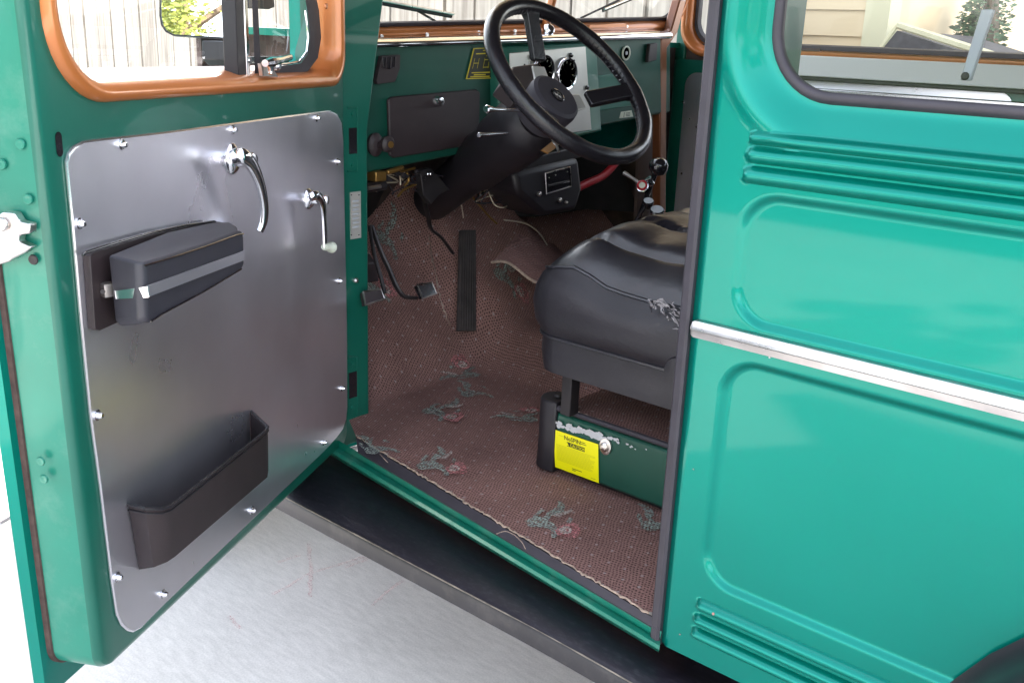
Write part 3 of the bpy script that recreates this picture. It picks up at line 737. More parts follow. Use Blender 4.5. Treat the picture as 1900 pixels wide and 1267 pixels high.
# peeled white paint along the top edge
def chipline(seed):
    rng = random.Random(seed); mb = MB()
    for (pa, pb, n, sz) in (((1030, 786), (1046, 790), 5, 8), ((1050, 790), (1090, 802), 12, 9), ((1090, 800), (1115, 810), 8, 11), ((1110, 806), (1150, 818), 10, 6), ((1162, 824), (1180, 830), 4, 4), ((1196, 833), (1200, 834), 1, 3), ((1021, 812), (1021, 822), 2, 3)):
        for k in range(n):
            t = (k + rng.random()) / n; px = pa[0] + (pb[0] - pa[0]) * t; py = pa[1] + (pb[1] - pa[1]) * t + rng.uniform(-3, 4)
            c = YP((px, py), SY + 0.0015 + rng.uniform(0, 0.0008)); r0 = sz * rng.uniform(0.5, 0.95) * 0.00075
            pts = []
            for a in range(11):
                rr = r0 * rng.uniform(0.65, 1.25); an = 2 * math.pi * a / 11; pts.append(c + V((rr * 1.3 * math.cos(an), 0, min(rr * 0.9 * math.sin(an), max(0.0, box_top - 0.006 - c.z)))))
            mb.face(pts, "white_chip")
    return mb
o = chipline(4).build("peeled_paint", sbx, merge=False); 
# caution sticker
b = MB()
c4 = [YP(p, SY + 0.0012) for p in ((1027, 796), (1110, 824), (1111, 896), (1030, 866))]
o4 = c4[0]; ux = (c4[1] - c4[0]); uy = (c4[3] - c4[0])
b.add([c4[0], c4[1], c4[2], c4[3]], [(0, 1, 2, 3)], "yellow")
def st(s, t, l=0.0006): return o4 + ux * s + uy * t + V((0, l, 0))
def bar(s0, s1, t0, t1, m, l=0.0006): b.add([st(s0, t0, l), st(s1, t0, l), st(s1, t1, l), st(s0, t1, l)], [(0, 1, 2, 3)], m)
ww = ux.length; uxd = ux.normalized(); uyd = -uy.normalized()
text_mesh(b, "NoSPIN", st(0.43, 0.17), uxd, uyd, 0.0125, "black_ink", 0.0, bold=0.0002)
bar(0.30, 0.70, 0.21, 0.32, "black_ink")
text_mesh(b, "\u25B2 CAUTION", st(0.5, 0.30, 0.0012), uxd, uyd, 0.0085, "yellow", 0.0, bold=0.0001)
rng = random.Random(2)
for k in range(14):
    t = 0.36 + k * 0.031; bar(0.06, rng.uniform(0.8, 0.94), t, t + 0.007, "grey_ink")
bar(0.60, 0.72, 0.085, 0.10, "black_ink"); bar(0.62, 0.74, 0.13, 0.145, "black_ink"); bar(0.12, 0.26, 0.10, 0.11, "grey_ink")
bar(0.40, 0.62, 0.86, 0.875, "black_ink"); bar(0.40, 0.48, 0.90, 0.915, "black_ink"); bar(0.82, 0.92, 0.93, 0.945, "grey_ink")
o = b.build("caution_sticker", sbx, merge=False, recalc=False)
# bolt and washer plate
b = MB(); c = YP((1124, 828), SY + 0.001)
b.lathe([(0.0135, -0.002), (0.0135, 0.0025), (0.011, 0.003), (0.008, 0.003), (0.008, 0.008), (0.006, 0.0095), (0.0, 0.0095)], c, (0, 1, 0), "chrome_worn", 18, 1.0, 1.25)
b.build("bolt", sbx)
# black rail on the box and rounded bracket at its front
b = MB()
b.tube([V((x_f + 0.005, SY - 0.004, box_top)), V((-0.7, SY - 0.004, box_top))], 0.006, "rubber", 8); b.build("edge_rail", sbx)
b = MB(); br = []
cxx, cyy = x_f + 0.018, SY - 0.03
for k in range(13):
    a = R(90 - 180 * k / 12); br.append((cxx + 0.038 * math.cos(a), cyy + 0.036 * math.sin(a)))
pol = [(x_f - 0.003, SY + 0.004)] + br + [(x_f - 0.003, cyy - 0.036)]
b.loft([[V((p[0] * s + cxx * (1 - s), p[1] * s + cyy * (1 - s), z)) for p in pol] for z, s in ((0.525, 1.06), (0.56, 1.0), (0.668, 0.98), (0.674, 0.93))], "black_plastic", True, True, True)
b.lathe([(0.012, 0), (0.012, 0.006), (0.007, 0.008), (0.0, 0.008)], (cxx, cyy, 0.674), (0, 0, 1), "dark_metal", 8)
b.build("rail_bracket", sbx, bevel=0.003)
b = MB(); b.box((-0.75, -0.78, box_top - 0.006), (x_f - 0.004, SY - 0.006, box_top + 0.004), "carpet"); b.build("box_carpet", sbx)
b = MB(); P = [V((x_f - 0.004 - 0.006 * k, SY - 0.0055 + random.uniform(-.0015, .0015), box_top + 0.004 + random.uniform(-.001, .001))) for k in range(70)]
b.tube(P, [0.0016 + random.uniform(-.0008, .001) for _ in P], "fray", 5); b.build("frayed_edge", sbx)

def seat(x0, x1, y0, y1, zt, zpipe, zbot, main=True):
    """x0 rear, x1 front, y0 far, y1 near"""
    mb = MB(); N = 10; cxs, cys = (x0 + x1) / 2, (y0 + y1) / 2
    def ztop(x, y, s):
        tx = (x - x0) / (x1 - x0); ty = (y - y0) / (y1 - y0)
        cr = 0.07 * (1 - abs(2 * tx - 1.0) ** 2.4) * (1 - abs(2 * ty - 1) ** 3.0)
        seam_d = min(abs(ty - q) for q in (0.18, 0.42, 0.66, 0.86)); pl = -0.02 * math.exp(-(seam_d / 0.016) ** 2) * smooth((1 - s) / 0.25 + 0.2)
        bol = 0.03 * math.exp(-((tx - 0.84) / 0.13) ** 2)
        wr = 0.002 * math.sin(x * 60 + 2 * math.sin(y * 30)) * math.sin(y * 23)
        return zt + cr + pl + bol + wr - 0.026 * s ** 10
    L = []
    for k in range(1, 33):
        s = k / 32
        s2 = s
        lp = rrect(x0 * s2 + cxs * (1 - s2), x1 * s2 + cxs * (1 - s2), y0 * s2 + cys * (1 - s2), y1 * s2 + cys * (1 - s2), [0.06 * s2, 0.05 * s2, 0.05 * s2, 0.06 * s2], N)
        # densify straight sides
        d = []
        for i in range(len(lp)):
            a = V((*lp[i], 0)); c = V((*lp[(i + 1) % len(lp)], 0)); dl = (c - a).length
            n_ = 12 if i % (N + 1) == N else 1
            for q in range(n_): d.append(a.lerp(c, q / n_))
        L.append([V((p.x, p.y, ztop(p.x, p.y, s))) for p in d])
    mb.loft(L, "vinyl", True, True, False)
    edge_ = L[-1]
    def side(off, z, wob=0.0):
        out = []
        for i, p in enumerate(edge_):
            dv = V((p.x - cxs, p.y - cys, 0)); qx = max(-1, min(1, dv.x / ((x1 - x0) / 2))); qy = max(-1, min(1, dv.y / ((y1 - y0) / 2)))
            nrm = V((qx ** 7, qy ** 7, 0)); nrm = nrm.normalized() if nrm.length > 1e-6 else V((0, 0, 0))
            out.append(V((p.x, p.y, 0)) + nrm * off + V((0, 0, z if not callable(z) else z(p.x, p.y))) + nrm * (wob * math.sin(i * 0.6) + 0.0045 * math.sin(p.x * 150 + p.y * 60) * math.exp(-((p.x - 0.06) / 0.13) ** 2) * (1 if wob else 0)))
        return out
    ztp = lambda x, y: ztop(x, y, 1.0)
    zm = lambda f: (lambda x, y: ztop(x, y, 1.0) * (1 - f) + zpipe * f)
    mb.loft([edge_, side(0.006, zm(0.05)), side(0.017, zm(0.25), 0.002), side(0.022, zm(0.5), 0.002), side(0.016, zm(0.8), 0.0015), side(0.004, zm(0.97)), side(0.0, zpipe - 0.004)], "vinyl_side")
    mb.loft([side(0.0, zpipe - 0.004), side(0.002, (zpipe + zbot) / 2), side(-0.004, zbot), side(-0.03, zbot - 0.004)], "vinyl_side")
    o = mb.build("seat_cushion", W, angle=50)
    pm = MB()
    P1 = [p + V((0, 0, 0.002)) for p in edge_]; pm.tube(P1 + [P1[0]], 0.0035, "vinyl", 6, False)
    P2 = side(0.004, zpipe); pm.tube(P2 + [P2[0]], 0.0038, "vinyl", 6, False)
    pm.build("piping", o)
    return o, edge_, side
c0 = YP((988, 490), -0.245); print("seat corner", c0, YP((1000, 620), -0.245), YP((1020, 690), -0.245), YP((1235, 600), -0.245), YP((1250, 724), -0.245))
cush, edg, sfun = seat(-0.06, 0.485, -0.84, -0.245, 0.962, 0.826, 0.753)
# torn vinyl at the near edge
b = MB(); rng = random.Random(9)
for k in range(52):
    t = rng.random() ** 0.7; px = 1196 + 66 * t; py = 553 + 15 * t + abs(rng.gauss(0, 4 + 26 * t * t)); c = YP((px, py), -0.228 + 0.004 * rng.random()); L_ = rng.uniform(0.006, 0.022); a = rng.gauss(-0.5, 0.5)
    d_ = V((-math.cos(a), 0, math.sin(a))); up_ = V((math.sin(a), 0.3, math.cos(a))) * rng.uniform(.0012, .0055)
    A = [c + d_ * L_ * q / 4 + V((0, rng.uniform(0, .004), 0)) for q in range(5)]
    B_ = [p + up_ * (0.3 + math.sin(math.pi * q / 4)) * rng.uniform(.6, 1.3) for q, p in enumerate(A)]
    b.loft([A, B_], "foam" if k % 3 else "vinyl", closed=False)
b.build("torn_vinyl", cush, merge=False)
b = MB(); c = YP((1262, 690), -0.235); b.lathe([(0.03, -0.03), (0.03, 0.0), (0.026, 0.01), (0.0, 0.013)], c, (0, 1, 0), "vinyl_side", 24); b.build("side_button", cush)
b = MB(); b.box((0.40, -0.30, 0.664), (0.424, -0.272, 0.79), "dark_metal"); b.box((0.40, -0.80, 0.664), (0.424, -0.772, 0.79), "dark_metal"); b.box((-0.05, -0.30, 0.664), (-0.02, -0.272, 0.79), "dark_metal")
b.box((-0.03, -0.80, 0.770), (0.45, -0.26, 0.782), "dark_metal")
b.build("seat_frame", cush, bevel=0.002)
seat(-0.06, 0.47, -1.52, -0.93, 0.967, 0.826, 0.753)
b = MB()
for (ya, yb) in ((-0.84, -0.25), (-1.52, -0.93)):
    L = []
    for z, xx, th, ins_ in ((0.93, -0.06, 0.13, 0.03), (1.0, -0.08, 0.16, 0.0), (1.12, -0.11, 0.14, 0.0), (1.2, -0.14, 0.10, 0.03), (1.225, -0.15, 0.05, 0.07)):
        L.append([V((a, c, z)) for a, c in rrect(xx - th, xx, ya + ins_, yb - ins_, 0.03, 4)])
    b.loft(L, "vinyl_side", True, True, True)
b.build("seat_back", W, angle=50)

# --- A pillar jamb
b = MB(); JX = 0.955
def JP(p): return XP(p, JX)
pr = JP((683, 500)).y
L = []
z0 = 0.50
def pill(z):
    lean = max(0.0, z - 1.16)
    sx = 0.0; sy = -0.17 * lean
    yr = JP((682, 500)).y + 0.012 * max(0, 0.62 - z) / 0.1 * 0
    return [V((JX + sx, pr + sy, z)), V((JX + sx, -0.08 + sy, z)), V((JX + sx + 0.012, -0.068 + sy, z)), V((JX + sx + 0.06, -0.068 + sy, z)), V((JX + sx + 0.06, pr + sy + 0.01, z)), V((JX + sx + 0.01, pr + sy - 0.004, z))]
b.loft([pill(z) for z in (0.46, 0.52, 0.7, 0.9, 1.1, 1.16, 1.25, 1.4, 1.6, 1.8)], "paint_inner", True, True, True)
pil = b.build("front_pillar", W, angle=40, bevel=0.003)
b = MB(); JO = 0.0015
def JQ(p, o=0.0015): return XP(p, JX - o)
def jrect(mb, p0, p1, m, th=0.002):
    a = JQ(p0, 0.0); c = JQ(p1, 0.0); mb.box((JX - th, c.y, c.z), (JX + 0.001, a.y, a.z), m)
def hinge_pocket(ytop, ybot, slot):
    mb = MB()
    P = [JQ(q, 0.001) for q in ((645, ytop), (663, ytop), (664, ybot), (645, ybot))]
    mb.tube(P, 0.0022, "paint_inner", 6); jrect(mb, (647, slot[0]), (662, slot[1]), "black_gloss", 0.0015)
    for yy in (ytop + 12, ybot - 12): mb.lathe([(0.005, 0), (0.004, 0.003), (0, 0.003)], JQ((654, yy), 0.0), (-1, 0, 0), "paint_inner", 10)
    return mb.build("hinge", pil)
hinge_pocket(200, 318, (238, 285)); hinge_pocket(662, 768, (692, 735))
b = MB(); jrect(b, (649, 357), (669, 441), "alu_plate", 0.002)
for yy in (362, 436):
    for xx in (652, 666): b.lathe([(0.0016, 0), (0.001, 0.001), (0, 0.001)], JQ((xx, yy), 0.002), (-1, 0, 0), "dark_metal", 8)
for k in range(7):
    jrect(b, (653, 372 + k * 8), (664, 374 + k * 8), "grey_knob", 0.0026)
b.build("data_plate", pil)
b = MB(); b.lathe([(0.006, 0), (0.006, 0.006), (0.003, 0.01), (0, 0.01)], JQ((658, 520), 0), (-1, 0, 0), "chrome_worn", 12); b.build("door_bumper", pil)

# --- dashboard
DX = 1.0
def DD(p, o=0.0): return XP(p, DX - o)
b = MB()
tl, tr, brr, bl = DD((600, 88)), DD((1245, 68)), DD((1245, 209)), DD((600, 338))
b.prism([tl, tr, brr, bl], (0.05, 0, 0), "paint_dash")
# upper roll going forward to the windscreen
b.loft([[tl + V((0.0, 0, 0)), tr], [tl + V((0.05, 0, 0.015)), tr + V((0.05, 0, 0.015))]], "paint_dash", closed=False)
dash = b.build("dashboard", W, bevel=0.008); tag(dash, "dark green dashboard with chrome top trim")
# centre panel standing proud, light green side
b = MB()
cp = [DD(p) for p in ((908, 84), (1096, 76), (1106, 244), (912, 290))]
L = []
for o_, s in ((0.0, 0.0), (0.012, 0.003), (0.024, 0.010), (0.028, 0.022)):
    cc = (cp[0] + cp[1] + cp[2] + cp[3]) / 4
    L.append([p + V((-o_, 0, 0)) + V((0, (cc.y - p.y), (cc.z - p.z))).normalized() * s for p in cp])
b.loft(L, "paint_inner", True, False, True); b.build("centre_panel", dash, angle=25)
PO = 0.0285
b = MB(); pc = [XP(p, DX - PO) for p in ((944, 99), (1085, 87), (1096, 241), (950, 262))]
b.prism(pc, (-0.003, 0, 0), "alu_plate"); ip = b.build("instrument_panel", dash, bevel=0.002)
pn = V((-1, 0, 0))
b = MB()
for p in ((1058, 103), (985, 106), (1024, 117), (973, 121), (1065, 113), (1088, 163), (1070, 184)):
    big = p[0] in (1058, 985, 1088, 1070)
    b = MB(); b.lathe([(0.006 if big else 0.0028, 0), (0.006 if big else 0.0028, 0.006 if big else 0.0012), (0, 0.008 if big else 0.0014)], XP(p, DX - PO - 0.003), pn, "black_gloss", 12); b.build("knob" if big else "screw_hole", ip)
def gauge(p, r):
    c = XP(p, DX - PO - 0.003); m_ = MB()
    m_.lathe([(r, 0), (r, 0.008), (r * 0.94, 0.013), (r * 0.84, 0.012), (r * 0.8, 0.006)], c, pn, "chrome", 32)
    m_.lathe([(r * 0.8, 0.006), (0.0, 0.006)], c, pn, "black_gloss", 32)
    for k in range(9):
        a = R(-130 + 260 * k / 8); d_ = V((0, math.sin(a), math.cos(a))); m_.tube([c + pn * 0.0068 + d_ * r * 0.6, c + pn * 0.0068 + d_ * r * 0.74], 0.0008, "label_white", 4)
    m_.tube([c + pn * 0.008, c + pn * 0.008 + V((0, 0.5, 0.5)) * r * 0.9], 0.0009, "chrome", 4)
    m_.build("gauge", ip)
gauge((1047, 137), 0.042); gauge((1004, 132), 0.042)
# chrome roll along the top
b = MB(); L = []
for k in range(25):
    t = k / 24; px = 600 + (1240 - 600) * t
    lo = DD((px, 93 - 20 * t)); hi = DD((px, 73 - 17 * t)); hh = (hi.z - lo.z); bul = 0.014 + 0.012 * math.sin(math.pi * t)
    row = [V((DX + 0.012, lo.y, lo.z + 0.001)), V((DX - 0.008, lo.y, lo.z + 0.001)), V((DX - 0.011, lo.y, lo.z + hh * 0.12)), V((DX - 0.008, lo.y, lo.z + hh * 0.2))]
    for q in range(9):
        a = R(-25 + 110 * q / 8); row.append(V((DX + 0.022 - (0.022 + bul) * math.cos(a), lo.y, lo.z + hh * 0.38 + hh * 0.62 * math.sin(a))))
    row.append(V((DX + 0.05, lo.y, lo.z + hh)))
    L.append(row)
b.loft(L, "chrome", closed=False); b.build("chrome_trim", dash, angle=45)
# glove box door with lock
def dash_poly(pts, o_, th, m, name, par=None, r=0.0, bev=0.003):
    mb = MB(); mb.prism([XP(p, DX - o_) for p in pts], (-th, 0, 0), m); return mb.build(name, par or dash, bevel=bev)
gb = dash_poly(((716, 186), (722, 180), (880, 166), (886, 171), (884, 262), (878, 268), (726, 293), (719, 288)), 0.001, 0.009, "brown_plastic", "glove_box")
b = MB(); c = XP((810, 188), DX - 0.010); b.lathe([(0.012, 0), (0.012, 0.004), (0.008, 0.012), (0.009, 0.016), (0.0, 0.018)], c, pn, "chrome", 20); b.build("lock", gb)
g2 = dash_poly(((1104, 141), (1168, 133), (1172, 196), (1110, 206)), 0.001, 0.004, "paint_inner", "glove_box")
# air vent
b = MB(); b.prism([XP(p, DX - 0.001) for p in ((702, 104), (736, 102), (735, 128), (726, 152), (694, 156), (692, 150))], (-0.012, 0, 0), "brown_plastic")
b.prism([XP(p, DX - 0.0135) for p in ((709, 107), (734, 105), (733, 124), (722, 129), (710, 126))], (-0.002, 0, 0), "black_gloss")
for xx in (709, 717, 726, 734): b.tube([XP((xx, 106), DX - 0.017), XP((xx - 1, 127), DX - 0.017)], 0.0012, "brown_plastic", 5)
b.build("air_vent", dash, bevel=0.002)
b = MB(); b.prism([XP(p, DX - 0.001) for p in ((1200, 82), (1214, 80), (1212, 112), (1196, 116))], (-0.012, 0, 0), "brown_plastic"); b.build("air_vent", dash, bevel=0.002)
# yellow and black notice
b = MB(); nq = [XP(p, DX - 0.0015) for p in ((878.5, 90), (921, 88), (914, 146), (864, 147.5))]
def nt_(s, t, l): q = nq[0].lerp(nq[1], s).lerp(nq[3].lerp(nq[2], s), t); return q + V((-l, 0, 0))
def nbar(s0, s1, t0, t1, m, l): b.face([nt_(s0, t0, l), nt_(s1, t0, l), nt_(s1, t1, l), nt_(s0, t1, l)], m)
nbar(0, 1, 0, 1, "yellow_ink", 0.0); nbar(0.045, 0.955, 0.03, 0.97, "black_ink", 0.0006)
for (s0, s1, t) in ((0.42, 0.6, .07), (0.15, 0.55, .17), (0.62, .85, .17), (.6, .8, .24), (.15, .85, .78), (.25, .7, .85), (.14, .86, .91)): nbar(s0, s1, t, t + .035, "yellow_ink", 0.0012)
for s0 in (0.14, 0.32, 0.55, 0.74): nbar(s0, s0 + .014, .33, .66, "yellow_ink", 0.0012)
nbar(.14, .35, .48, .5, "yellow_ink", .0012); nbar(.55, .77, .38, .4, "yellow_ink", .0012); nbar(.55, .77, .62, .64, "yellow_ink", .0012)
b.build("notice", dash, merge=False, recalc=False)
b = MB(); c = XP((1161, 99), DX - 0.001)
b.lathe([(0.020, 0), (0.020, 0.003), (0.016, 0.004), (0.015, 0.001)], c, pn, "label_white", 24); b.lathe([(0.015, 0.0015), (0, 0.0015)], c, pn, "black_gloss", 24); b.lathe([(0.005, 0.0015), (0.005, 0.004), (0, 0.004)], c, pn, "grey_knob", 12); b.build("ring_gauge", dash)
b = MB(); b.face([XP(p, DX - 0.0016) for p in ((1152, 208), (1172, 205), (1175, 217), (1149, 220))], "label_white")
b.face([XP(p, DX - 0.0022) for p in ((1158, 209), (1159, 208.8), (1158, 218), (1157, 218))], "dark_metal")
for k in range(3): b.face([XP(p, DX - 0.0022) for p in ((1161, 210 + k * 2.5), (1169, 209 + k * 2.5), (1169, 210 + k * 2.5), (1161, 211 + k * 2.5))], "dark_metal")
b.build("dash_label", dash, merge=False); b = MB(); b.face([XP(p, DX - 0.0016) for p in ((1090, 99), (1102, 98), (1102, 102), (1090, 103))], "yellow_ink"); b.build("dash_label", dash, merge=False)
# pull knobs lower left
b = MB(); c = XP((692, 268), DX); b.lathe([(0.024, 0), (0.026, 0.01), (0.018, 0.018), (0.008, 0.02), (0.007, 0.04)], c, pn, "brown_plastic", 20, 0.8, 1.0); b.build("pull_knob", dash)
b = MB(); c = XP((713, 267), DX - 0.03); b.lathe([(0.006, -0.03), (0.007, 0.0), (0.017, 0.004), (0.018, 0.014), (0.012, 0.02), (0.009, 0.0205)], c, pn, "brown_plastic", 20); b.lathe([(0.008, 0.019), (0.007, 0.023), (0.0, 0.023)], c, pn, "brass", 14); b.build("pull_knob", dash)
# under-dash grime, brackets, wiring, pipes
b = MB(); c = XP((702, 326), 1.0); b.box((c.x - .01, c.y - .016, c.z - .012), (c.x + .03, c.y + .016, c.z + .01), "brass"); b.lathe([(0.006, 0), (0.006, 0.05)], c + V((0, -.025, .005)), (0, -1, 0.15), "brass", 8); b.build("brass_fitting", W, bevel=0.003)
b = MB(); b.tube([XP((660, 352), 1.0), XP((713, 344), 1.0)], 0.011, "dark_metal", 12); b.tube([XP((683, 350), 0.99), XP((706, 346), 0.99)], 0.0045, "chrome_worn", 6); b.build("brake_pipe", W)
b = MB()
for pts in ([(728, 315), (745, 318), (770, 312)], [(738, 365), (750, 352), (772, 342)], [(755, 320), (758, 335), (750, 345)]):
    b.tube(spline([XP(p, 1.02) for p in pts], 5), 0.003, "brass", 6)
b.build("linkage", W)
b = MB()
for pts in ([(884, 374), (905, 365), (935, 358), (955, 357)], [(902, 338), (915, 345), (935, 349), (955, 350)], [(900, 345), (908, 360), (918, 380), (935, 385), (947, 375), (946, 365)], [(880, 350), (895, 357), (910, 345), (930, 352), (950, 354)], [(925, 362), (940, 364), (957, 363)]):
    b.tube(spline([XP(p, 1.03 + random.uniform(-.02, .03)) for p in pts], 6), 0.0017, "wire", 6)
b.build("wiring", W)
rw = random.Random(5)
for k in range(16):
    b = MB(); x0_, y0_ = rw.choice(((700, 325), (740, 325), (895, 345), (930, 340), (770, 330))); 
    P = [XP((x0_ + rw.uniform(-16, 60) * q / 3 + rw.uniform(-8, 8), y0_ + rw.uniform(-8, 34)), 1.03 + rw.uniform(-.01, .06)) for q in range(5)]
    b.tube(spline(P, 6), rw.choice((.0016, .002, .0028)), rw.choice(("black_plastic", "rubber", "rubber", "wire", "brass", "dark_metal")), 6); b.build("wire", W)
for p in ((735, 322), (748, 326), (772, 320), (782, 330), (712, 332)):
    b = MB(); b.lathe([(.007, 0), (.007, .006), (.004, .007), (.004, .016), (0, .017)], XP(p, 1.01), pn, "dark_metal", 8); b.build("bolt", W)
b = MB()
b.tube(spline([XP(p, 1.08) for p in ((872, 352), (880, 370), (893, 385), (908, 402), (922, 415))], 5), 0.0028, "brass", 6); b.build("cable", W); b = MB()
b.tube(spline([XP(p, 1.14) for p in ((935, 408), (975, 415), (1000, 432), (1015, 455))], 5), 0.0022, "wire", 6); b.build("cable", W); b = MB()
b.tube(spline([XP(p, 1.1) for p in ((853, 358), (857, 385), (860, 405))], 5), 0.002, "fray", 6)
b.build("cable", W)

# --- steering column, wheel, stalks, key
WX, WY, WZ, WA, WR = 0.632, -0.52, 1.281, 0.768, 0.199
wn = V((-math.cos(WA), 0, math.sin(WA))); wu = V((0, 1, 0)); wv = wn.cross(wu)      # wv: down-rear in wheel plane
WC = V((WX, WY, WZ))
def WPt(a, r, h=0.0): return WC + wu * (r * math.cos(a)) + wv * (r * math.sin(a)) + wn * h
sw = MB()
ring = []
for k in range(96):
    a = 2 * math.pi * k / 96; c = WPt(a, WR); rad = (c - WC).normalized()
    rr = 0.0165 * (1 + 0.03 * math.sin(k * 7.3) * (1 if 0 < k % 96 < 60 else 0.3))
    ring.append([c + rad * (rr * math.cos(t)) + wn * (rr * 1.05 * math.sin(t)) for t in [2 * math.pi * q / 16 for q in range(16)]])
ring.append(ring[0]); sw.loft(ring, "leather", True)
steer = sw.build("steering_wheel", W, angle=60); tag(steer, "black leather steering wheel with metal spokes")
# lacing along the inner rim
b = MB()
for k in range(90):
    a = 2 * math.pi * k / 90; c = WPt(a, WR); rad = (c - WC).normalized()
    b.tube([c - rad * 0.0158 + wn * 0.008 + wu * 0.0, c - rad * 0.0172, WPt(a + 0.02, WR - 0.0158, -0.008)], 0.0009, "black_gloss", 4)
b.build("stitching", steer)
HB = WC - wn * 0.095                  # hub centre, sunk behind the rim plane
hub = MB()
hub.lathe([(0.052, -0.03), (0.057, 0.0), (0.060, 0.03), (0.058, 0.042), (0.051, 0.047)], HB, wn, "rubber", 40)
hub.lathe([(0.051, 0.047), (0.048, 0.0445), (0.0, 0.0445)], HB, wn, "rubber", 40)
ho = hub.build("hub", steer, angle=30)
b = MB(); HT = HB + wn * 0.0447
b.lathe([(0.0175, 0), (0.0175, 0.004), (0.0145, 0.005), (0.014, 0.002), (0, 0.002)], HT, wn, "black_gloss", 28)
for d_ in (0.7854, 2.356):
    v_ = wu * math.cos(d_) + wv * math.sin(d_); b.tube([HT + wn * .003 - v_ * .0095, HT + wn * .003 + v_ * .0095], 0.0019, "chrome_worn", 6)
b.lathe([(0.012, 0.0022), (0.0115, 0.0034), (0.0105, 0.0034), (0.0105, 0.0022)], HT, wn, "chrome_worn", 24)
b.build("emblem", ho)
b = MB()
for k in range(5):
    a = 2 * math.pi * k / 5 + 0.4; c = HT + (wu * math.cos(a) + wv * math.sin(a)) * 0.032
    b.lathe([(0.0085, 0), (0.008, 0.0015), (0.005, 0.0002), (0, 0.0002)], c, wn, "brown_plastic", 14)
b.build("bolt_recess", ho)
def spoke(a):
    mb = MB(); d_ = wu * math.cos(a) + wv * math.sin(a); s_ = wn.cross(d_)
    p0 = HB + wn * 0.03 + d_ * 0.05; p1 = HB + wn * 0.04 + d_ * 0.085; p2 = WC - wn * 0.004 + d_ * (WR - 0.01)
    def rect(c, w_, h_, nn): return [c + s_ * w_ + nn * h_, c - s_ * w_ + nn * h_, c - s_ * w_ - nn * h_, c + s_ * w_ - nn * h_]
    nn = (p2 - p0).cross(s_).normalized()
    mb.loft([rect(p0, 0.024, 0.003, nn), rect(p1, 0.019, 0.003, nn)], "alu_plate", True, True, True)
    q1 = p0.lerp(p2, 0.30)
    mb.loft([rect(q1, 0.0185, 0.0065, nn), rect(p0.lerp(p2, 0.34), 0.0190, 0.0075, nn), rect(p0.lerp(p2, 0.9), 0.0175, 0.0085, nn), rect(p2, 0.021, 0.011, nn)], "leather", True, True, True)
    mb.build("spoke", steer, bevel=0.003, angle=30)
def ang_of(p):           # spoke angle whose rim end is seen at p
    q = hit(p, WC, wn) - WC; return math.atan2(q.dot(wv), q.dot(wu))
for p in ((1000, 45), (1180, 170)): spoke(ang_of(p))
a1 = ang_of((1000, 45)); a2 = ang_of((1180, 170)); spoke(math.atan2(-math.sin(a1) - math.sin(a2), -math.cos(a1) - math.cos(a2)))
# column: from hub down to the toe board
ax = (XP((838, 345), 1.12) - (HB - wn * 0.03)).normalized()
def cpt(t): return HB - wn * 0.02 + ax * t
b = MB()
b.lathe([(0.05, 0.0), (0.068, 0.02), (0.074, 0.06), (0.074, 0.17), (0.071, 0.172)], cpt(0), ax, "black_plastic", 32)
b.lathe([(0.067, 0.171), (0.066, 0.32), (0.058, 0.325), (0.055, 0.62)], cpt(0), ax, "black_plastic", 32)
colm = b.build("steering_column", W, angle=35)
b = MB()
bx = hit((935, 172), WC - wn * 0.1, wn); xx, yy = wu, wv
b.prism([hit(p, WC - wn * 0.14, wn) for p in ((928, 152), (975, 145), (985, 195), (945, 205), (912, 178))], wn * 0.05, "brown_plastic"); b.build("column_box", colm, bevel=0.004)
b = MB()
def lever(p0, p1, r0, r1, kn, par, dep):
    mb = MB(); A = hit(p0, WC - wn * dep, wn); B_ = hit(p1, WC - wn * dep, wn); d_ = (B_ - A).normalized()
    mb.lathe([(r0, 0), (r1, (B_ - A).length * 0.8), (kn * 0.95, (B_ - A).length), (kn, (B_ - A).length + kn * 0.4), (kn * 0.8, (B_ - A).length + kn * 0.7), (0, (B_ - A).length + kn * 0.75)], A, d_, "chrome", 16)
    return mb.build("stalk", par)
lever((972, 206), (905, 203), 0.003, 0.004, 0.0085, colm, 0.10)
lever((940, 247), (890, 251), 0.003, 0.0032, 0.0055, colm, 0.14)
ky = MB(); k0 = hit((1028, 258), WC - wn * 0.10, wn); k1 = hit((1036, 283), WC - wn * 0.10, wn)
dk = (k1 - k0); sd = dk.cross(wn).normalized()
ky.prism([k0 - sd * .009, k0 + sd * .009, k0.lerp(k1, .4) + sd * .008, k0.lerp(k1, .5) + sd * .003, k1 + sd * .0015, k1 - sd * .002, k0.lerp(k1, .5) - sd * .003, k0.lerp(k1, .4) - sd * .008], wn * 0.0025, "chrome_worn")
ko = ky.build("key"); tag(ko, "small metal ignition key hanging below the steering wheel", "key")
b = MB(); b.prism([hit(p, WC - wn * 0.13, wn) for p in ((1003, 280), (1027, 261), (1030, 276), (1016, 286))], wn * 0.003, "tan_leather"); o = b.build("key_fob"); tag(o, "tan leather key fob behind the ignition key", "key fob")

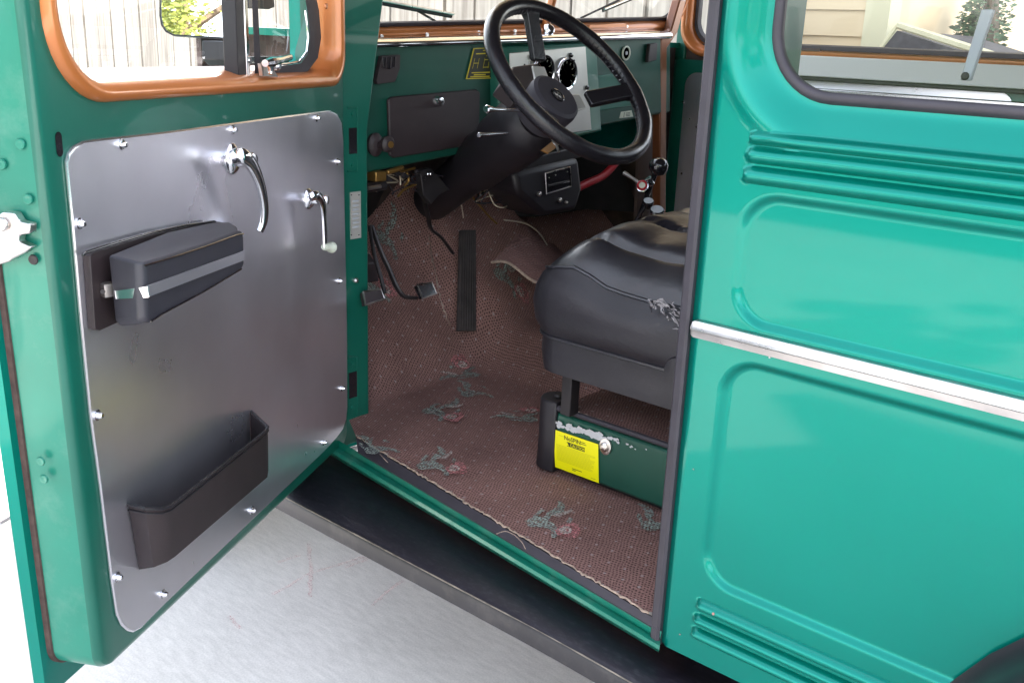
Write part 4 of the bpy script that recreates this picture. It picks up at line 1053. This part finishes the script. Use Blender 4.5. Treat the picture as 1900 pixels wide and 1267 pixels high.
# --- pedals
def pedal_arm(mb, pts, xs_, r, m="dark_metal"):
    P = spline([XP(p, x_) for p, x_ in zip(pts, xs_)], 6); mb.tube(P, r, m, 8, True, 0.5)
b = MB()
pedal_arm(b, [(788, 320), (786, 365), (794, 400), (800, 425), (818, 440), (840, 470)], [1.02, 1.03, 1.06, 1.09, 1.1, 1.12], 0.008)
b.prism([XP(p, 1.0) for p in ((780, 318), (800, 312), (835, 352), (815, 362), (800, 380), (786, 362))], (0.02, 0, 0), "dark_metal")
for p in ((793, 323), (798, 323)): b.lathe([(0.005, 0), (0.005, 0.005), (0, 0.006)], XP(p, 0.999), pn, "chrome", 8)
b.build("pedal_bracket", W, bevel=0.002)
def pad(name, arm, armx, poly, px, tilt, m, ribs=0):
    mb = MB(); P = spline([XP(p, x_) for p, x_ in zip(arm, armx)], 6); mb.tube(P, 0.0075, "dark_metal", 8, True, 0.6)
    pts = [XP(p, px + (k in (0, 1)) * tilt) for k, p in enumerate(poly)]
    nn = (pts[1] - pts[0]).cross(pts[3] - pts[0]).normalized(); nn = nn if nn.dot(CAM - pts[0]) > 0 else -nn
    mb.prism(pts, nn * 0.012, m)
    mb.tube([p + nn * 0.012 for p in pts + [pts[0]]], 0.0025, "chrome_worn", 6)
    return mb.build(name, W)
pad("brake_pedal", [(690, 420), (706, 465), (722, 500), (735, 530), (750, 550), (772, 553)], [1.03, 1.0, .98, .96, .95, .95], [(768, 532), (795, 527), (804, 547), (778, 556)], 0.94, 0.015, "black_gloss")
pad("clutch_pedal", [(686, 420), (694, 470), (708, 520), (714, 545)], [1.02, .99, .96, .95], [(668, 545), (700, 540), (708, 558), (672, 569)], 0.93, 0.015, "brown_plastic")
b = MB(); b.prism([XP(p, 1.02) for p in ((660, 492), (697, 488), (704, 523), (660, 527))], (0.02, 0, 0.02), "brown_plastic"); b.build("foot_rest", W, bevel=0.003)
# accelerator: long ribbed treadle on the toe board
b = MB(); lo = hit_floor((858, 616)); hi_ = None
axp = [XP((848, 430), 1.19), XP((876, 430), 1.19), XP((876, 616), 1.065), XP((843, 616), 1.065)]
nn = (axp[1] - axp[0]).cross(axp[3] - axp[0]).normalized(); nn = nn if nn.dot(CAM - axp[0]) > 0 else -nn
b.prism([p + nn * 0.006 for p in axp], nn * 0.01, "pedal_rubber")
for k in range(7):
    s = (k + 0.5) / 7; b.tube([axp[0].lerp(axp[1], s) + nn * .016, axp[3].lerp(axp[2], s) + nn * .016], 0.0022, "pedal_rubber", 5)
b.build("accelerator_pedal", W, bevel=0.003)

# --- heater / radio console under the dash, hose
b = MB(); rx = 0.93
hb = [XP(p, rx) for p in ((955, 318), (1075, 292), (1082, 352), (1070, 392), (1010, 402), (962, 360))]
b.prism(hb, (0.14, 0, 0), "black_plastic"); hc = b.build("heater_box", W, bevel=0.015)
b = MB(); rr = [XP(p, rx - 0.004) for p in ((1012, 322), (1058, 310), (1060, 346), (1014, 360))]
b.prism(rr, (0.02, 0, 0), "black_gloss"); b.tube(rr + [rr[0]], 0.0018, "chrome_worn", 6)
b.tube([XP((1018, 345), rx - .007), XP((1056, 336), rx - .007)], 0.003, "dark_metal", 6); b.tube([XP((1045, 340), rx - .009), XP((1056, 338), rx - .009)], 0.0018, "chrome", 6)
for p in ((1019, 330), (1031, 325), (1053, 319)): b.lathe([(0.0018, 0), (0, 0.002)], XP(p, rx - .006), pn, "label_white", 6)
b.build("radio", hc)
for p, s in (((999, 360), .006), ((1037, 371), .006), ((1049, 375), .004)):
    b = MB(); b.lathe([(s, 0), (s, .006), (s * .5, .009), (0, .009)], XP(p, rx - .001), pn, "chrome_worn", 10); b.build("heater_knob", hc)
b = MB(); b.prism([XP(p, 0.94) for p in ((970, 318), (1035, 302), (1098, 288), (1098, 268), (1030, 282), (962, 300))], (0.03, 0, 0), "dark_metal"); b.build("under_rail", dash, bevel=0.003)
b = MB(); b.box(tuple(XP((1045, 300), 0.965)[i] + (-.008, -.012, -.01)[i] for i in range(3)), tuple(XP((1045, 262), 0.965)[i] + (.008, .012, .01)[i] for i in range(3)), "black_plastic"); b.build("bracket", dash)
b = MB(); b.tube(spline([XP(p, 1.03) for p in ((1070, 350), (1090, 340), (1118, 327), (1138, 308), (1150, 290))], 6), 0.0115, "red", 12); b.build("red_hose", W)
# kick panel, far pillar trim
b = MB(); b.prism([XP(p, 1.05) for p in ((1188, 218), (1226, 212), (1228, 400), (1180, 420))], (0.01, 0, 0), "kick"); b.lathe([(.004, 0), (.003, .003), (0, .003)], XP((1214, 247), 1.049), pn, "brass", 8); b.build("kick_panel", W)
b = MB(); b.prism([XP(p, 1.0) for p in ((1262, 0), (1246, 56), (1226, 74), (1224, 400), (1236, 400), (1238, 90), (1258, 60), (1274, 0))], (0.03, 0, 0), "copper_shaded"); b.build("pillar_trim", W, bevel=0.004)

# --- gear levers
def glever(pts, ys, r, m): return spline([YP(p, y) for p, y in zip(pts, ys)], 6)
b = MB(); GY = -0.95
b.tube(glever(((1165, 455), (1185, 405), (1200, 365), (1213, 330), (1220, 312)), [GY] * 5, 0, 0), 0.0065, "black_gloss", 10)
gl = b.build("gear_lever", W)
c = YP((1222, 309), GY); b = MB(); b.lathe([(0.0, -.024), (0.012, -.022), (0.021, -.012), (0.0245, 0.0), (0.022, .011), (0.014, .019), (0.0, .022)], c, (0.15, 0.1, 1), "black_gloss", 24); b.build("knob", gl)
b = MB(); c = YP((1192, 345), GY + .03); b.lathe([(0.006, 0), (0.012, 0.002), (0.013, 0.008), (0.0085, 0.011), (0.008, 0.008)], c, (-0.4, 0.8, 0.3), "red", 22); b.lathe([(0.008, 0.008), (0, 0.009)], c, (-0.4, 0.8, 0.3), "label_white", 18)
b.lathe([(0.014, -0.02), (0.015, 0.0), (0.006, 0.001)], c, (-0.4, 0.8, 0.3), "chrome", 18)
P = [YP(p, GY + .03) for p in ((1186, 340), (1174, 331), (1158, 321))]; b.tube(P, [0.005, 0.004, 0.006], "chrome_worn", 8)
b.lathe([(0.008, -.01), (0.009, .01), (0, .012)], YP((1206, 337), GY + .01), (0.3, 0.5, .8), "chrome", 12)
b.build("overdrive_switch", gl)
def tlever(pts, top, rr):
    b = MB(); b.tube(glever(pts, [GY + .06] * len(pts), 0, 0), 0.005, "black_gloss", 8); o_ = b.build("transfer_lever", W)
    b = MB(); c_ = YP(top, GY + .06); b.lathe([(0.006, -.02), (rr * .95, -.006), (rr, 0), (rr * .9, .003), (0, .003)], c_, (-0.25, 0.35, 0.8), "black_gloss", 20)
    b.lathe([(rr * .85, .0032), (0, .0036)], c_, (-0.25, 0.35, 0.8), "grey_knob", 20); b.build("knob", o_)
tlever(((1160, 450), (1180, 410), (1202, 376)), (1203, 374), 0.014)
tlever(((1180, 450), (1200, 415), (1216, 394)), (1219, 390), 0.018)
for p in ((1162, 401), (1172, 408)): pass

# --- far door (inner side)
b = MB(); FYD = -1.62
def FP(p, o_=0.0): return YP(p, FYD + o_)
xL = FP((1238, 300)).x; xR = -0.35
print('far door', xL, FP((1258, 300)), FP((1265, 60)))
zc = FP((1280, 105)).z
b.box((xR, FYD - 0.04, 0.5), (xL, FYD, zc - 0.01), "paint_inner"); b.box((xL - 0.03, FYD - 0.04, zc - 0.01), (xL, FYD, 1.75), "paint_inner"); b.box((xR, FYD - .04, 1.7), (xL - .03, FYD, 1.75), "paint_inner"); b.box((xR, FYD - .04, zc - .01), (xR + .05, FYD, 1.7), "paint_inner")
fd = b.build("far_door", W, bevel=0.004)
xa = FP((1266, 40)).x
lb = MB(); l0 = YP((1400, 99), FYD + .05); l1 = YP((1400, 136), FYD + .05); lb.box((-0.5, FYD + .02, l1.z), (0.80, FYD + .05, l0.z), "glare_paint"); lb.box((-0.5, FYD + .02, l1.z - .012), (0.80, FYD + .047, l1.z - .001), "black_plastic")  # pale band stands in for glare reflected in the rear side window
l2 = YP((1400, 156), FYD + .03); l3 = YP((1400, 168), FYD + .03); lb.box((-0.5, FYD + .006, l3.z), (0.80, FYD + .03, l2.z), "alu_edge"); lb.build("glare_band", fd, bevel=.003)
lb = MB(); lb.box((-0.5, FYD + .006, 0.9), (0.50, FYD + .022, l3.z - .001), "brown_plastic"); lb.build("dark_cover", fd)  # dark sheet added over the bright door panel to darken the window view
b = MB()
def cl(d, y): return [V((a, FYD + y, c)) for a, c in rrect(xR + .03 + d, xa - d, zc + d, 1.72 - d, 0.09 - d * .6, 8)]
b.loft([cl(0, 0.0), cl(0.003, 0.012), cl(0.012, 0.016), cl(0.022, 0.010), cl(0.03, -0.006), cl(0.034, -0.02)], "copper"); b.loft([cl(.034, -.02), cl(.036, -.014), cl(.046, -.014), cl(.05, -.03)], "rubber"); b.build("window_frame", fd, angle=60)
b = MB(); b.face(cl(.04, -.02), "glass"); b.build("pane", fd)
b = MB(); xp = FP((1260, 300)).x; zt_ = FP((1290, 135)).z
b.prism([V((a, FYD + 0.001, c)) for a, c in rrect(0.06, xp, 0.6, zt_, 0.04, 6)], (0, 0.004, 0), "alu"); fpnl = b.build("inner_panel", fd)
b = MB()
for p in ((1268, 190), (1266, 322)):
    b = MB(); b.lathe([(.005, 0), (.004, .004), (0, .005)], FP(p, .005), (0, 1, 0), "chrome", 10); b.build("panel_screw", fd)

# --- windscreen
WSX = 1.045
def wsx(z): return WSX - 0.28 * (z - 1.39)
wz0 = XP((960, 66), WSX).z
yl, yr_ = -0.22, XP((1257, 40), WSX).y
print("ws", wz0, yr_)
def wl(d, o_, y0=None, y1=None, r=0.07):
    y0 = yl if y0 is None else y0; y1 = yr_ if y1 is None else y1
    out = []
    for a, c in rrect(y1 + d, y0 - d, wz0 + d, 1.74 - d, max(r - d * .5, .02), 8):
        zt2 = c + 0.055 * ((-a - 0.2) / 1.2) - 0.03          # the frame's slight tilt follows the dash
        out.append(V((wsx(zt2) - o_, a, zt2)))
    return out
b = MB(); b.loft([wl(-0.004, -0.02), wl(0.0, 0.004), wl(0.004, 0.01), wl(0.012, 0.012), wl(0.018, 0.008), wl(0.026, 0.0), wl(0.03, -0.012)], "copper")
wsf = b.build("windscreen", W, angle=60); tag(wsf, "two pane windscreen in a copper painted frame")
b = MB(); b.loft([wl(0.028, -0.008), wl(0.03, -0.002), wl(0.037, -0.002), wl(0.04, -0.015)], "rubber"); b.build("gasket", wsf, angle=60)
b = MB(); b.face(wl(0.034, -0.012), "glass"); b.build("pane", wsf)
ym_ = XP((1012, 20), WSX).y
b = MB(); b.tube([V((wsx(z) - 0.002, ym_, z)) for z in (wz0 + .015, 1.55, 1.74)], 0.012, "copper", 10); b.build("divider", wsf)
b = MB()
for xx in (708, 792, 888, 955, 1085, 1163):
    b = MB(); p = XP((xx, 69 - (xx - 690) * 0.041), WSX - 0.012); b.lathe([(.0045, 0), (.004, .003), (0, .003)], p, pn, "chrome_worn", 10); b.build("frame_screw", wsf)
b = MB(); b.prism([XP(p, WSX - 0.012) for p in ((794, 64), (890, 59), (892, 63), (796, 69))], (-0.004, 0, 0), "copper"); b.build("frame_clip", wsf, bevel=.002); b = MB(); b.prism([XP(p, WSX - 0.012) for p in ((1092, 46), (1160, 43), (1162, 52), (1090, 54))], (-0.004, 0, 0), "copper"); b.build("frame_clip", wsf, bevel=.002)
def wiper(pa, pb, arm):
    mb = MB(); A, B_ = XP(pa, WSX + .05), XP(pb, WSX + .05); mb.tube([A, B_], 0.006, "black_plastic", 6, True, .5); mb.tube([A + V((-.008, 0, .004)), B_ + V((-.008, 0, .004))], 0.003, "chrome_worn", 6)
    mb.tube([XP(p, WSX + .055) for p in arm], 0.003, "dark_metal", 6); mb.build("wiper", W)
wiper((700, 4), (838, 30), [(770, 18), (808, 40)])
wiper((1118, 20), (1200, -14), [(1150, 0), (1078, 34)])
# rear view ornament on the dash top: small chrome knob
b = MB(); c = XP((1018, 56), DX + .01); b.lathe([(.012, -.01), (.016, 0), (.012, .01), (0, .013)], c, (-1, 0, .6), "chrome", 18); b.build("dash_knob", dash)

# ------------------------------------------------------------------ the open door
def dloop(u0, u1, z0, z1, r, n, N=10): return [D(a, c, n) for a, c in rrect(u0, u1, z0, z1, r, N)]
U0, U1, Z0, Z1 = -0.088, 0.903, 0.481, 1.76
CU0, CU1, CZ0, CZ1 = -0.066, 0.868, 1.256, 1.735          # copper frame's outer edge
CR = [0.06, 0.06, 0.062, 0.105]     # order (u1,z1)(u0,z1)(u0,z0)(u1,z0)
def ol(d, n): return dloop(U0 + d, U1 - d, Z0 + d, Z1 - d, [0.05, .05, max(0.03 - d, .005), max(.035 - d, .005)], n)
def cw(d, n, db=0.0): return dloop(CU0 + d, CU1 - d, CZ0 + d + db, CZ1 - d, [max(q - d * .6, .02) for q in CR], n)
b = MB()
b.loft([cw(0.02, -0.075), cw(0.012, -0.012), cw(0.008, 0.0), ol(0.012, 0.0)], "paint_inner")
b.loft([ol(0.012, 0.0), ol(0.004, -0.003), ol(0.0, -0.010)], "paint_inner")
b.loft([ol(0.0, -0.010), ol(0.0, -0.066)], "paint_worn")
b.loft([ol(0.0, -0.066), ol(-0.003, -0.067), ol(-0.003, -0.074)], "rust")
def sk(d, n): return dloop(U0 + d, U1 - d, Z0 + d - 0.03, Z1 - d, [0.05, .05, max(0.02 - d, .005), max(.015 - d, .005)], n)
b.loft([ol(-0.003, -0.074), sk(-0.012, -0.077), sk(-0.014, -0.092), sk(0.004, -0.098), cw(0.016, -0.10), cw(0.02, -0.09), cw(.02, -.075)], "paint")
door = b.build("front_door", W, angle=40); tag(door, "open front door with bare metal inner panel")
# copper window frame
b = MB(); b.loft([cw(0.0, 0.0), cw(0.002, 0.008), cw(0.008, 0.0125), cw(0.014, 0.0115, 0.001), cw(0.018, 0.007, 0.003), cw(0.021, -0.004, 0.006), cw(0.024, -0.025, 0.009), cw(.027, -.05, .012)], "copper")
fr = b.build("window_frame", door, angle=60)
for p in ((605, 12),): pass
b = MB(); b.lathe([(.006, 0), (.005, .003), (0, .003)], DP((604, 12), 0.012), DNV, "copper", 10); b.build("frame_screw", door)
b = MB(); b.face(cw(0.022, -0.034, 0.01), "glass"); b.build("pane", door)
# vent window: divider bar, rubber, chrome latch
def dp_tube(pts, n, r, m, mb, k=8, flat=1.0): mb.tube([DP(p, n) for p in pts], r, m, k, True, flat)
b = MB()
A = [DP(p, -0.012) for p in ((442, -120), (455, 150))]
def dbar(p_top, p_bot, n0, n1, wpx, m, mb):
    P = [DP((p_top[0] - wpx, p_top[1]), n1), DP((p_top[0] + wpx, p_top[1]), n1), DP((p_bot[0] + wpx, p_bot[1]), n1), DP((p_bot[0] - wpx, p_bot[1]), n1)]
    mb.prism(P, DNV * (n0 - n1), m)
dbar((434, -260), (451, 147), -0.03, -0.006, 8.5, "black_plastic", b); dbar((446, -260), (463, 147), -0.03, -0.004, 3, "chrome", b)
b.build("vent_divider", door, bevel=.002)
b = MB()
vp = [(473, 143), (470, 60), (462, -140), (556, -140), (592, 20), (596, 70), (590, 108), (572, 132), (540, 141)]
vi = [(484, 122), (481, 60), (472, -140), (544, -140), (570, 20), (575, 70), (571, 100), (558, 118), (530, 122)]
b.loft([[DP(p, -0.028) for p in vp], [DP(p, -0.010) for p in vp], [DP(p, -0.010) for p in vi], [DP(p, -0.026) for p in vi]], "rubber")
vw = b.build("vent_window", door, angle=30, bevel=.002)
b = MB(); dp_tube([(484, 119), (530, 119), (556, 115), (569, 98), (572, 70), (567, 20)], -0.014, 0.0022, "chrome", b); b.build("chrome_bead", vw)
b = MB(); P = [DP(p, 0.004) for p in ((481, 141), (478, 118), (492, 124), (503, 132), (510, 143))]; b.prism(P, DNV * .006, "chrome_worn")
b.lathe([(.008, 0), (.008, .016), (.005, .02), (0, .02)], DP((499, 122), -.004), DNV, "chrome", 14)
b.tube([DP(p, .022) for p in ((492, 118), (503, 116), (518, 113), (538, 107))], [.006, .0085, .006, .0055], "chrome", 10); b.tube([DP(p, .02) for p in ((500, 117), (502, 130), (501, 138))], [.007, .006, .004], "chrome", 10)
b.build("vent_latch", vw)
# outside mirror with bracket (seen through the door glass)
b = MB()
mo = DP((420, 20), -0.26); d0 = ray((372, 30)).normalized(); rdir = V((-0.55, 0.80, 0.20)).normalized(); mn = (rdir - d0).normalized()
mc = hit((372, 25), mo, mn)
mx_ = V((0, 0, 1)).cross(mn).normalized(); my_ = mn.cross(mx_)
def mloop(sc, o_):
    pts = [(297, -70), (297, 30), (300, 48), (308, 60), (322, 67), (440, 74), (455, 75), (455, -80), (310, -80)]
    P = [hit(p, mo, mn) for p in pts]; c = sum(P, V()) / len(P); return [c + (p - c) * sc + mn * o_ for p in P]
b.loft([mloop(0.55, -0.06), mloop(0.9, -0.045), mloop(1.0, -0.02), mloop(1.01, 0.0), mloop(1.0, 0.006), mloop(0.955, 0.006), mloop(0.95, 0.001)], "black_plastic", True, True, False)
mir = b.build("door_mirror", door, angle=50)
b = MB(); b.face(mloop(0.955, 0.002), "mirror"); b.build("mirror_glass", door)
b = MB(); Bt = [DP(p, -0.22) for p in ((418, 78), (450, 78), (450, 140), (440, 134), (418, 112))]; b.prism(Bt, DNV * -.05, "black_plastic")
for k in range(4): b.tube([DP((418, 80 + k * 4.5), -.218), DP((452, 80 + k * 4.5), -.218)], .0035, "rubber", 6)
b.prism([DP(p, -0.17) for p in ((468, -10), (508, -10), (510, 14), (500, 18), (470, 16))], DNV * -.04, "black_plastic")
b.build("mirror_bracket", door, bevel=.004)
b = MB(); b.prism([DP(p, -0.15) for p in ((468, 106), (561, 105), (561, 117), (468, 119))], DNV * -.02, "black_plastic"); b.build("door_sill_seal", door)
# inner aluminium panel
b = MB(); PR = [.04, .04, .06, .055]
PPX = [(118, 300), (128, 400), (145, 590), (163, 770), (181, 900), (203, 1080), (212, 1139), (221, 1159), (232, 1169), (243, 1172), (258, 1164), (300, 1122), (400, 1026), (500, 931), (597, 839), (622, 812), (634, 796), (640, 777), (642, 755), (641, 600), (638, 450), (634, 260), (631, 226), (623, 211), (608, 205), (500, 219), (300, 245), (170, 259), (148, 262), (131, 271), (121, 284)]
PC = sum([DP(p) for p in PPX], V()) / len(PPX)
def pn_(d, n):
    out = []
    for p in PPX:
        q = DP(p); r_v = q - PC; out.append(q - V((r_v.x * d / .42, r_v.y * d / .42, r_v.z * d / .34)) + DNV * n)
    return out
b.loft([pn_(0, 0.001), pn_(0.0, 0.0028)], "alu_edge"); b.loft([pn_(0.0, 0.0028), pn_(0.0022, 0.0042)], "alu_edge"); b.loft([pn_(0.0022, 0.0042), pn_(0.004, 0.0042)], "alu", True, False, True)
pan = b.build("inner_panel", door, angle=25)
PN = 0.0045
for p in ((225, 268), (431, 241), (587, 219), (147, 415), (180, 770), (217, 1070), (302, 1101), (467, 946), (600, 820), (634, 720), (629, 521), (625, 300)):
    b = MB(); b.lathe([(.0072, 0), (.0072, .001), (.0047, .0013), (.0045, .005), (.003, .0078), (0, .0084)], DP(p, PN), DNV, "chrome", 12); b.build("panel_screw", door)
# slot hole
b = MB(); c = DP((110, 268), 0.0008); b.face([c + DU * x_ + V((0, 0, z_)) for x_, z_ in rrect(-.006, .006, -.014, .014, .006, 4)], "black_gloss"); b.build("slot", door)
# door handle
def handle(name, base, pts, rads, tip, esc, flat=0.7):
    mb = MB(); c = DP(base, PN); mb.lathe([(esc, 0), (esc * .96, .004), (esc * .7, .009), (esc * .5, .012), (esc * .46, .03), (esc * .5, .034), (esc * .36, .040), (0, .041)], c, DNV, "chrome", 24, 1.0, 1.25)
    P = [DP(p, d_) for p, d_ in pts]; mb.tube(spline(P, 6), [x for i in range(len(rads) - 1) for x in [rads[i] + (rads[i + 1] - rads[i]) * k / 6 for k in range(6)]] + [rads[-1]], "chrome", 12, True, flat)
    o_ = mb.build(name, door, angle=50)
    return o_
handle("door_handle", (430, 295), [((432, 293), .032), ((448, 289), .045), ((466, 304), .05), ((482, 340), .05), ((490, 380), .048), ((489, 410), .044), ((482, 430), .04)], [.011, .012, .0115, .0095, .0085, .0085, .007], None, .02)
o = handle("window_crank", (571, 369), [((575, 366), .03), ((586, 363), .038), ((595, 372), .04), ((600, 395), .04), ((602, 430), .04), ((603, 458), .04)], [.009, .0095, .009, .007, .0065, .0065], None, .0165)
b = MB(); c = DP((601, 458), .04); ax_ = (DP((630, 460), .05) - c).normalized(); b.lathe([(.006, 0), (.0075, .006), (.0065, .014), (.0105, .024), (.011, .03), (.006, .035), (0, .036)], c, ax_, "label_white", 18); b.build("crank_knob", door)
# armrest: back plate, padded box, bright strip
b = MB()
bpx = [(153, 474), (160, 468), (210, 452), (280, 432), (345, 418), (398, 411), (402, 416), (420, 470), (380, 520), (172, 612), (163, 610)]
b.prism([DP(p, PN) for p in bpx], DNV * .010, "brown_plastic")
b.tube([DP(p, PN + .011) for p in bpx[:7]], .0022, "black_gloss", 6)
arm = b.build("armrest", door, bevel=.003)
b = MB()
fpx = [(266, 487), (300, 478), (380, 452), (440, 430), (453, 428), (455, 440), (456, 490), (450, 503), (380, 545), (300, 588), (278, 602), (270, 596)]
n1 = .085
F_ = [DP(p, n1) for p in fpx]; cF = sum(F_, V()) / len(F_)
bk = [(200, 474), (230, 462), (310, 430), (395, 412), (425, 412), (430, 425), (438, 490), (425, 500), (350, 540), (270, 585), (222, 606), (213, 596)]
Bk = [DP(p, .028) for p in bk]
def sc_(P, s, o_): c = sum(P, V()) / len(P); return [c + (p - c) * s + DNV * o_ for p in P]
b.loft([Bk, [x.lerp(y, .5) for x, y in zip(Bk, F_)], sc_(F_, 1.0, -.01), sc_(F_, .99, -.004), sc_(F_, .965, 0)], "armrest_vinyl", True, True, True)
ap_ = b.build("arm_pad", arm, angle=40, bevel=.008); ap_.modifiers["b"].segments = 4
b = MB(); b.tube([DP(p, n1 + .001) for p in ((268, 493), (300, 484), (380, 458), (440, 436), (452, 434))], .0011, "black_gloss", 5); b.tube([DP(p, n1 + .001) for p in ((280, 597), (300, 583), (380, 540), (448, 499))], .0011, "black_gloss", 5); b.build("stitching", arm)
b = MB()
s1 = [DP(p, .0875) for p in ((272, 530), (452, 465))]; s2 = [DP(p, .0875) for p in ((275, 550), (453, 482))]
b.prism([s1[0], s1[1], s2[1], s2[0]], DNV * .002, "alu"); 
e1 = [V(q) for q in (DP((212, 538), .036), DP((214, 553), .036))]
b.prism([s1[0], e1[0], e1[1], s2[0]], DNV * .003 + DU * .004, "chrome")
b.build("bright_strip", arm)
b = MB(); c = DP((199, 537), .02); b.box(tuple(c - V((.007, .007, .008))), tuple(c + V((.007, .007, .008))), "chrome_worn"); b.lathe([(.003, 0), (.003, .003), (0, .003)], c + DU * .009, DNV * .5 + DU, "dark_metal", 8); b.build("strip_clip", arm)
# map pocket
b = MB()
pt = [(238, 936), (270, 943), (300, 944), (318, 938), (493, 800), (497, 792)]
bt = [(258, 1056), (285, 1052), (310, 1042), (325, 1032), (496, 885), (498, 872)]
dpt = [.006, .045, .058, .062, .066, .060]
top = [DP(p, d_) for p, d_ in zip(pt, dpt)]; bot = [DP(p, d_ * .8) for p, d_ in zip(bt, dpt)]
end_t, end_b = DP((466, 763), .006), DP((470, 845), .006)
T_ = top + [end_t]; B_ = bot + [end_b]
def mix(s): return [x.lerp(y, s) for x, y in zip(T_, B_)]
b.loft([mix(0), mix(.06), mix(.075), mix(.09), mix(.12), mix(1)], "brown_plastic", closed=False)
cen = sum(T_, V()) / len(T_)
inn = [x.lerp(cen, .03) - V((0, 0, .0)) for x in T_]; inb = [x.lerp(sum(B_, V()) / len(B_), .05) + V((0, 0, .01)) for x in B_]
b.loft([T_, inn, inb], "brown_plastic", closed=False); b.face(inb, "brown_plastic"); b.face(B_, "brown_plastic")
pk = b.build("map_pocket", door, angle=40)
b = MB(); b.tube(mix(0), .0025, "vinyl_side", 6); b.tube([p + (p - cen).normalized() * .001 for p in mix(.075)], .0016, "vinyl_side", 6); b.build("pocket_rim", pk)
# latch gear on the door's shut face
def EP(p): return hit(p, DO + DU * 0.897, DU)          # shut-face plane
def elathe(p, prof, m, name): mb = MB(); mb.lathe(prof, EP(p), DU, m, 14); return mb.build(name, door)
for p in ((38, 268), (3, 305), (18, 475), (62, 482), (52, 370)): elathe(p, [(.0062, 0), (.0055, .0015), (.003, .0017), (0, .0006)], "dark_metal" if p[1] > 400 else "paint_worn", "edge_screw")
b = MB()
lp = [(2, 405), (18, 390), (40, 392), (50, 408), (70, 412), (70, 430), (50, 432), (48, 445), (72, 455), (60, 465), (40, 475), (30, 482), (22, 455), (8, 440)]
b.prism([EP(p) for p in lp], DU * .014, "chrome_worn"); b.lathe([(.008, 0), (.008, .005), (.004, .007), (0, .006)], EP((22, 412)) + DU * .014, DU, "chrome_worn", 14)
b.prism([EP(p) + DU * .001 for p in ((-30, 398), (2, 405), (22, 455), (30, 482), (-30, 500))], DU * .006, "chrome_worn")
b.build("door_latch", door, bevel=.003)
b = MB()
for p in ((76, 855), (82, 888)): b.lathe([(.006, 0), (.005, .002), (.0025, .002), (0, .0008)], EP(p) , DU, "paint_worn", 12)
b.build("edge_screw", door)

# trees across the way, reflected in the door mirror
mdir = (d0 - mn * (2 * d0.dot(mn))).normalized()
tp = mc + mdir * 7.5
tree("yellow_tree", tp.x + .2, tp.y, 4.3, (1.6, 1.6, 1.9), "leaf_yellow", "sunlit yellow green tree reflected in the door mirror", 30000, .03, 11)

Lt = 9.2; gx_, gy_ = 1.0, 3.85  # unseen tree added along the sun line to cast a dome-shaped shadow
tx_, ty_, tz_ = gx_ + .6 * Lt, gy_ - .8 * Lt, Lt * math.tan(SUN_EL)
tree("shadow_tree", tx_, ty_, tz_ + .62, (.55, .55, .62), "leaf_green", "added unseen tree that casts a round shadow for the body paint to reflect", 9000, .05, 13)
